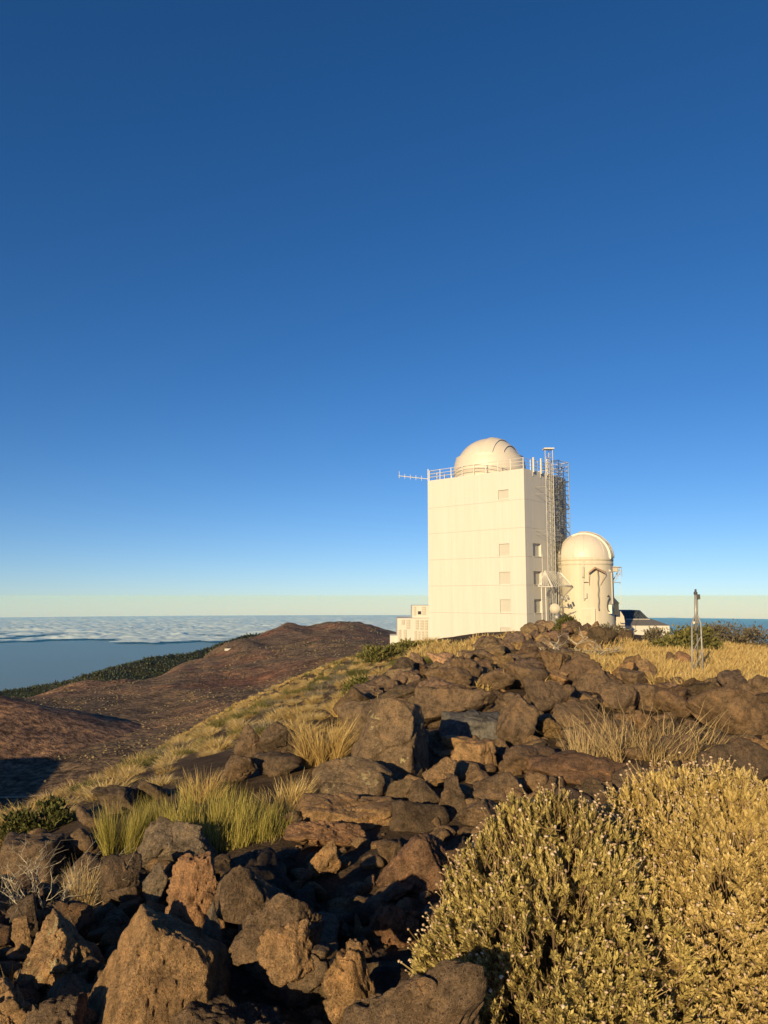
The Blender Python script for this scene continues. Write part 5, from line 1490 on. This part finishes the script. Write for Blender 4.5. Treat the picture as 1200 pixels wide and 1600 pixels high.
grass_clump("broom_bush", (212, 436, 1218, 1328), M['broom'], 10000, "bushy bright green broom with upright stems beside the tilted slab", "shrub", 0.0048, 0.34, 0.10, 5, 0.47, (0.03, 0), jitter=0.45, dome=0.75, kink=0.15, subs=90, hmul=0.66)
grass_clump("broom_bush", (148, 218, 1258, 1348), M['broom'], 2200, "yellow-green broom tuft left of the tilted slab", "shrub", 0.005, 0.5, 0.15, 5, 0.42, (0.06, 0), jitter=0.42, dome=0.6, kink=0.13, subs=12)
grass_clump("grass_tuft", (275, 350, 1190, 1255), M['dry_grass'], 700, "pale golden grass behind the bright green broom", "grass", 0.007, 0.8, 0.6, subs=10, hmul=0.7)
grass_clump("grass_tuft", (405, 492, 1205, 1272), M['dry_grass'], 900, "half-shaded grass tuft right of the bright green broom", "grass", 0.007, 0.8, 0.6, subs=10, hmul=0.75)
grass_clump("straw_bush", (925, 1160, 1100, 1196), M['straw'], 900, "wide dry straw bush with long loose stems behind the golden bush", "grass", 0.008, 1.15, 0.35, 5, 0.33, (0.15, 0), jitter=0.45, kink=0.2, subs=26, hmul=0.85)
grass_clump("straw_bush", (870, 960, 1115, 1198), M['straw'], 160, "sparse pale straw stems left of the wide straw bush", "grass", 0.008, 0.9, 0.4, 5, 0.35, (0, 0), jitter=0.35)
def twig_bush(name, base, w, h, N, mat, label, cat, seed, r0=0.012, levels=3, spread=0.9, curl=0.35, r_end=0.35):
    """bare branching twigs as thin three-sided tubes"""
    g = np.random.default_rng(seed); V, Q, t = [], [], []
    def grow(p, d, L, r, lev):
        nseg = 4
        pts = [p]
        for i in range(nseg):
            d = d + g.normal(0, curl * 0.5, 3) * np.array([1, 1, 0.6]); d = d / np.linalg.norm(d)
            p = p + d * L / nseg; pts.append(p)
        u = np.cross(d, [0.3, 0.2, 1.0]); u /= np.linalg.norm(u) + 1e-9; w_ = np.cross(d, u)
        b0 = len(V) ; tt = g.uniform(0.1, 0.95)
        for i, q in enumerate(pts):
            rr = r * (1 - (1 - r_end) * i / nseg)
            for k in range(3): V.append(q + (u * math.cos(2.094 * k) + w_ * math.sin(2.094 * k)) * rr); t.append(tt)
        for i in range(nseg):
            for k in range(3): Q.append((b0 + i * 3 + k, b0 + i * 3 + (k + 1) % 3, b0 + (i + 1) * 3 + (k + 1) % 3, b0 + (i + 1) * 3 + k))
        if lev > 0:
            for _ in range(int(g.integers(2, 4))):
                i = int(g.integers(1, nseg + 1)); nd_ = d + g.normal(0, spread * 0.6, 3); nd_[2] = abs(nd_[2]) * 0.8 + 0.1
                grow(pts[i], nd_ / np.linalg.norm(nd_), L * g.uniform(0.45, 0.8), r * 0.62, lev - 1)
    for _ in range(N):
        a = g.uniform(0, 2 * PI); d = np.array([math.cos(a) * spread, math.sin(a) * spread * 0.7, g.uniform(0.4, 1.1)]); d /= np.linalg.norm(d)
        grow(np.array([math.cos(a) * w * 0.18 * g.uniform(0, 1), math.sin(a) * w * 0.15 * g.uniform(0, 1), -0.03]), d, h * 0.55 * g.uniform(0.7, 1.2), r0, levels)
    V = np.array(V)
    V[:, :2] *= w / max(1e-6, (np.percentile(V[:, 0], 98) - np.percentile(V[:, 0], 2))); V[:, 2] *= h / np.percentile(V[:, 2], 99)
    o = link(name, fast_mesh(name, V, quads=np.array(Q), tint=np.array(t)), mat, loc=base)
    tag(o, label, cat); return o
b_ = plant_at(75, 1428); twig_bush("dead_bush", b_, 170 / F * b_.y, 85 / F * b_.y, 26, M['twig'], "bleached dead twig bush in front of the broad left boulder", "shrub", 3, 0.006)
grass_clump("grass_tuft", (85, 160, 1350, 1428), M['straw'], 500, "dry grey grass beside the bleached dead twigs", "grass", 0.006, 1.2, 0.8, 5, 0.3)
b_ = plant_at(885, 1030); twig_bush("dead_bush", b_, 120 / F * b_.y, 34 / F * b_.y, 22, M['twig'], "bleached bare branches lying along the top of the rock field", "shrub", 4, 0.03, spread=1.4)
b_ = plant_at(10, 1590, 0.0); grass_clump("grass_tuft", (-6, 26, 1505, 1580), M['straw'], 16, "few bare straws in the lower left corner", "grass", 0.006, 0.5, 0.3, 5, 0.3)

def leafy_shrub(name, base, w, h, N, mat, label, seed, leaf=0.05, stem_mat=None, gaps=0.15, depth=0.8):
    """a shrub of limbs and a crown of small leaf sprays spread through its volume"""
    g = np.random.default_rng(seed)
    root = empty(name, base, label, "shrub")
    cl = g.normal(size=(26, 3)); cl /= np.linalg.norm(cl, axis=1)[:, None]; cl[:, 2] = np.abs(cl[:, 2])
    cl = cl * g.uniform(0.55, 1.0, (26, 1)) * np.array([w / 2, w / 2 * depth, h * 0.92])
    cl[:, 2] = np.maximum(cl[:, 2], h * 0.12)
    idx = g.integers(0, 26, N)
    c = cl[idx] + g.normal(0, 1, (N, 3)) * np.array([w * 0.085, w * 0.085, h * 0.10])
    c[:, 2] = np.maximum(c[:, 2], 0.02)
    keep = fbm(c * (3.5 / w) + seed, 2, seed) > -gaps * 2.2
    c = c[keep]; N = len(c)
    d = c / np.linalg.norm(c, axis=1)[:, None] * 0.6 + g.normal(0, 0.5, (N, 3)); d[:, 2] += 0.35; d /= np.linalg.norm(d, axis=1)[:, None]
    u = np.cross(d, g.normal(size=(N, 3))); u /= np.linalg.norm(u, axis=1)[:, None]
    L = leaf * g.uniform(0.6, 1.5, N)[:, None]; W = L * 0.22
    nn = np.cross(d, u)
    V = np.stack([c, c + d * L * 0.5 - u * W + nn * L * 0.08, c + d * L, c + d * L * 0.5 + u * W + nn * L * 0.08], 1).reshape(-1, 3)
    Q = (np.arange(N) * 4)[:, None] + np.array([[0, 1, 2, 3]])
    t = np.repeat(np.clip(g.uniform(0.1, 0.9, N) + 0.0, 0, 1), 4)
    o = link("crown", fast_mesh("crown", V, quads=Q, tint=t), mat, root)
    mb = MB()
    for k in range(14):
        e = Vector(cl[k]); mid = e * 0.5 + Vector(g.normal(0, 0.05 * w, 3)); mid.z = abs(mid.z) + 0.02
        mb.path([Vector((0, 0, -0.05)), mid * 0.5, mid, e * 0.97], 0.018 * max(0.5, w / 2), 5)
    me = bpy.data.meshes.new("branches"); me.from_pydata(mb.v, [], mb.f); me.update()
    at = me.attributes.new("tint", 'FLOAT', 'POINT'); at.data.foreach_set("value", np.full(len(me.vertices), 0.3, dtype=np.float32))
    link("branches", me, stem_mat or M['bush_stem'], root)
    return root
def shrub_at(bbox, mat, N, label, seed, leaf, D=None, **kw):
    x0, x1, y0, y1 = bbox
    D = D or ground_hit((x0 + x1) / 2, y1); x = ray((x0 + x1) / 2, y1)[0] * D
    b_ = Vector((x, D, min(Ts(x, D), P(x0, y1, D).z + 0.3)))
    top = P(x0, y0, D).z
    return leafy_shrub("leafy_shrub", b_, (x1 - x0) / F * D, top - b_.z, N, mat, label, seed, leaf, **kw)
shrub_at((1028, 1122, 978, 1022), M['olive'], 9000, "rounded dark green shrub behind the tripod mast", 1, 0.13)
shrub_at((1104, 1210, 966, 1014), M['grey_shrub'], 3600, "open grey-brown shrub against the sea at the right edge", 2, 0.14, gaps=0.05)
shrub_at((1085, 1150, 970, 1008), M['grey_shrub'], 2600, "grey half-bare shrub between the green shrub and the right edge", 3, 0.14, gaps=0.05)
shrub_at((864, 908, 961, 990), M['olive'], 3500, "small dark shrub at the foot of the round observatory", 4, 0.14)
shrub_at((915, 985, 978, 1000), M['grey_shrub'], 2500, "low grey-brown scrub below the observatory door", 5, 0.15)
shrub_at((1008, 1044, 980, 1006), M['grey_shrub'], 1600, "small grey shrub at the end of the low white building", 6, 0.14)
shrub_at((615, 668, 1000, 1020), M['olive'], 2200, "green scrub below the stepped annex", 7, 0.16)
shrub_at((565, 630, 1006, 1034), M['olive'], 2600, "wide green shrub on the slope left of the tower", 8, 0.14)
shrub_at((540, 590, 1055, 1090), M['olive'], 2200, "green shrub above the big lichen boulder", 9, 0.09)
shrub_at((0, 60, 1262, 1310), M['olive'], 1600, "green shrub at the left edge of the slope", 10, 0.06)
shrub_at((44, 104, 1250, 1296), M['olive'], 1600, "green shrub left of the slope outcrop", 12, 0.06)

# ------------------------------------------------------------------ the big pale bushes in the lower right corner
def flower_bush(name, c, rx, ry, rz, N, leaf_mat, label, seed, fl_share=0.24, gapmin=-0.10):
    """mound of upright leafy shoots, many ending in a dried flower head on a thin stalk"""
    g = np.random.default_rng(seed)
    root = empty(name, c, label, "bush")
    # shoots spread over the mound (and a second layer inside it)
    th = g.uniform(0, 2 * PI, N); zz = g.uniform(-0.12, 1.0, N)
    sh = np.where(g.uniform(0, 1, N) < 0.72, g.uniform(0.93, 1.04, N), g.uniform(0.70, 0.93, N))
    rr = np.sqrt(np.clip(1 - zz * zz, 0, 1))
    nrm = np.stack([rr * np.cos(th), rr * np.sin(th), zz], 1)
    lump = 1 + 0.10 * fbm(nrm * 2.3 + seed, 3, seed) + 0.07 * fbm(nrm * 7 + seed, 2, seed + 1)
    tip = nrm * np.array([rx, ry, rz]) * (sh * lump)[:, None]
    # dark channels between clumps of shoots
    gap = fbm(np.stack([tip[:, 0] * 9, tip[:, 1] * 9, tip[:, 2] * 4.5], 1) + seed, 3, seed + 2)
    k = (gap > gapmin) & (tip[:, 2] > -0.25)
    tip, nrm = tip[k], nrm[k]; N = len(tip)
    up = nrm * 0.70 + np.array([0, 0, 0.45]) + g.normal(0, 0.30, (N, 3)); up /= np.linalg.norm(up, axis=1)[:, None]
    LV, LQ, LT = [], [], []
    nl = 18
    slen = g.uniform(0.030, 0.075, N)
    # stems
    base = tip - up * (slen * 2.0)[:, None]
    u = np.cross(up, g.normal(size=(N, 3))); u /= np.linalg.norm(u, axis=1)[:, None]; w = np.cross(up, u)
    SV = np.stack([base + u * 0.0022, base - u * 0.0022, tip - u * 0.0015, tip + u * 0.0015, base + w * 0.0022, base - w * 0.0022, tip - w * 0.0015, tip + w * 0.0015], 1).reshape(-1, 3)
    SQ = np.concatenate([(np.arange(N) * 8)[:, None] + np.array([[0, 1, 2, 3]]), (np.arange(N) * 8)[:, None] + np.array([[4, 5, 6, 7]])])
    ST = np.repeat(g.uniform(0.1, 0.9, N), 8)
    dead_ = np.where(g.uniform(0, 1, N) < 0.10, -0.35, 0.0)          # withered shoots
    clump_t = 0.30 * fbm(tip * 3.0 + seed, 2, seed + 4)
    for j in range(nl):
        f = j / (nl - 1)
        pos = tip - up * (slen * (1 - f) * 0.9)[:, None]
        a = j * 2.4 + g.uniform(0, 0.8, N)
        rad = u * np.cos(a)[:, None] + w * np.sin(a)[:, None]
        open_ = g.uniform(0.35, 0.75, N) * (1.0 - 0.45 * f)          # lower leaves spread, upper ones stand
        d = up * np.cos(open_)[:, None] + rad * np.sin(open_)[:, None]
        L = (0.031 * (1.05 - 0.35 * f) * g.uniform(0.7, 1.35, N))[:, None]
        s_ = np.cross(d, up); s_ /= np.linalg.norm(s_, axis=1)[:, None] + 1e-9
        W = L * 0.20
        mid = pos + d * L * 0.55
        curl = -rad * L * 0.06
        LV.append(np.stack([pos, mid - s_ * W, pos + d * L + rad * L * 0.12, mid + s_ * W], 1))
        LT.append(np.clip(0.52 + clump_t + dead_ + g.uniform(-0.25, 0.25, N) + 0.15 * (f - 0.5), 0, 1))
    LV = np.stack(LV, 1).reshape(-1, 3); nleaf = N * nl
    LQ = (np.arange(nleaf) * 4)[:, None] + np.array([[0, 1, 2, 3]])
    LT = np.repeat(np.stack(LT, 1).ravel(), 4)
    link("leaves", fast_mesh("leaves", LV, quads=LQ, tint=LT), leaf_mat, root)
    link("stems", fast_mesh("stems", SV, quads=SQ, tint=ST), M['bush_stem'], root)
    # dried flower heads on stalks
    top = (nrm[:, 2] > 0.05) & (g.uniform(0, 1, N) < fl_share * (0.35 + 0.9 * np.clip(nrm[:, 2], 0, 1)))
    tp, ud = tip[top], up[top]; n_ = len(tp)
    hl = g.uniform(0.03, 0.10, n_)[:, None]
    ud = ud + g.normal(0, 0.12, (n_, 3)); ud /= np.linalg.norm(ud, axis=1)[:, None]
    hd = tp + ud * hl
    u = np.cross(ud, g.normal(size=(n_, 3))); u /= np.linalg.norm(u, axis=1)[:, None]; w = np.cross(ud, u)
    KV = np.stack([tp + u * 0.0014, tp - u * 0.0014, hd - u * 0.001, hd + u * 0.001, tp + w * 0.0014, tp - w * 0.0014, hd - w * 0.001, hd + w * 0.001], 1).reshape(-1, 3)
    KQ = np.concatenate([(np.arange(n_) * 8)[:, None] + np.array([[0, 1, 2, 3]]), (np.arange(n_) * 8)[:, None] + np.array([[4, 5, 6, 7]])])
    link("flower_stalks", fast_mesh("flower_stalks", KV, quads=KQ, tint=np.repeat(g.uniform(0.4, 1, n_), 8)), M['straw'], root)
    d1, f1 = ico(1)
    sp = 1 + 0.5 * g.uniform(-1, 1, (n_, len(d1)))
    rad_ = g.uniform(0.0055, 0.0095, n_)
    HV = (hd[:, None, :] + d1[None] * (rad_[:, None] * sp)[:, :, None] * np.array([1, 1, 0.75])).reshape(-1, 3)
    HT = (np.arange(n_) * len(d1))[:, None, None] + f1[None]
    link("flower_heads", fast_mesh("flower_heads", HV, tris=HT.reshape(-1, 3), tint=np.repeat(g.uniform(0, 1, n_), len(d1))), M['flower'], root)
    # woody heart of the bush
    mb = MB()
    for k_ in range(60):
        a = g.uniform(0, 2 * PI); e = Vector((math.cos(a) * rx * g.uniform(0.2, 0.8), math.sin(a) * ry * g.uniform(0.2, 0.8), rz * g.uniform(0.35, 0.8)))
        mb.path([Vector((e.x * 0.15, e.y * 0.15, -0.1)), Vector((e.x * 0.6, e.y * 0.6, e.z * 0.45)), e], 0.0045, 4)
    me = bpy.data.meshes.new("branches"); me.from_pydata(mb.v, [], mb.f); me.update()
    at = me.attributes.new("tint", 'FLOAT', 'POINT'); at.data.foreach_set("value", np.full(len(me.vertices), 0.2, dtype=np.float32))
    link("branches", me, M['bush_stem'], root)
    return root
flower_bush("flowering_bush", Vector((0.84, 3.72, Ts(0.84, 3.72))), 0.74, 0.78, 1.20, 17000, M['bush_leaf'], "pale grey-green bush with dried flower heads at the lower right", 5)
flower_bush("flowering_bush", Vector((1.78, 4.05, Ts(1.78, 4.05))), 0.92, 1.0, 1.24, 22000, M['gold_leaf'], "golden bush with dried flower heads in the right corner", 6)

# ------------------------------------------------------------------ tripod mast with an instrument on top
tb = P(1090, 1062, 21.0); tb.z = Ts(tb.x, tb.y)
tri = empty("tripod_mast", tb, "thin galvanised tripod mast with a small dark instrument on top", "mast")
ftl, ftr, ftb = P(1081.5, 1060, 20.5), P(1099, 1062, 20.7), P(1091, 1052, 22.1)
for p in (ftl, ftr, ftb): p.z = Ts(p.x, p.y) - 0.05
neck = P(1088, 958, 21.1)
for p, kx in ((ftl, 1081), (ftr, 1095), (ftb, 1089)):
    knee = P(kx, 974, 21.0 + (0.25 if p is ftb else -0.1))
    mb = MB(); mb.path([p, p.lerp(knee, 0.6), knee, neck + (knee - neck) * 0.1, P(1087.3, 946, 21.05)], 0.024, 6); mb.build("leg", M['mast_steel'], tri)
mb = MB(); mb.tube(P(1087.3, 985, 21.05), P(1087, 928, 21.05), 0.042, 8); mb.build("pole", M['mast_steel'], tri)
mb = MB(); mb.tube(P(1089.5, 980, 21.1), P(1089.5, 934, 21.1), 0.022, 6); mb.build("side_tube", M['mast_steel'], tri)
mb = MB(); mb.tube(P(1086.8, 929, 21.05), P(1086.8, 925, 21.05), 0.055, 8); mb.tube(P(1086.8, 925.2, 21.05), P(1086.8, 920.5, 21.05), 0.035, 8, 0.025); hd_ = mb.build("sensor", M['dark'], tri)
mb = MB(); mb.cbox(P(1090.5, 932.5, 21.05), (0.09, 0, 0), (0, 0.09, 0), (0, 0, 0.14)); mb.build("sensor_box", M['dark'], tri)
mb = MB(); mb.tube(P(1082, 973.5, 21.0), P(1096, 973.5, 21.0), 0.014, 5); mb.build("cross_tie", M['steel'], tri)
mb = MB(); mb.cbox(P(1084, 973, 20.9), (0.05, 0, 0), (0, 0.03, 0), (0, 0, 0.07)); mb.build("name_plate", M['white_metal'], tri)
for kk_, (za_, zb_) in enumerate(((1050, 1020), (1020, 992))):
    mb = MB(); mb.tube(P(1082 - 0.0 * kk_, za_, 20.7), P(1096, zb_, 20.85), 0.013, 4); mb.build("brace", M['mast_steel'], tri)
# bent grey conduit lying at its foot
pts = [plant_at(px, py) + Vector((0, 0, h)) for px, py, h in ((1050, 1068, 0.0), (1056, 1064, 0.10), (1066, 1062, 0.16), (1080, 1062, 0.16), (1096, 1066, 0.10), (1104, 1070, 0.0))]
mb = MB(); mb.path(pts, 0.035, 7); cd = mb.build("bent_conduit", M['steel'])
tag(cd, "bent grey conduit lying at the foot of the tripod mast", "pipe")
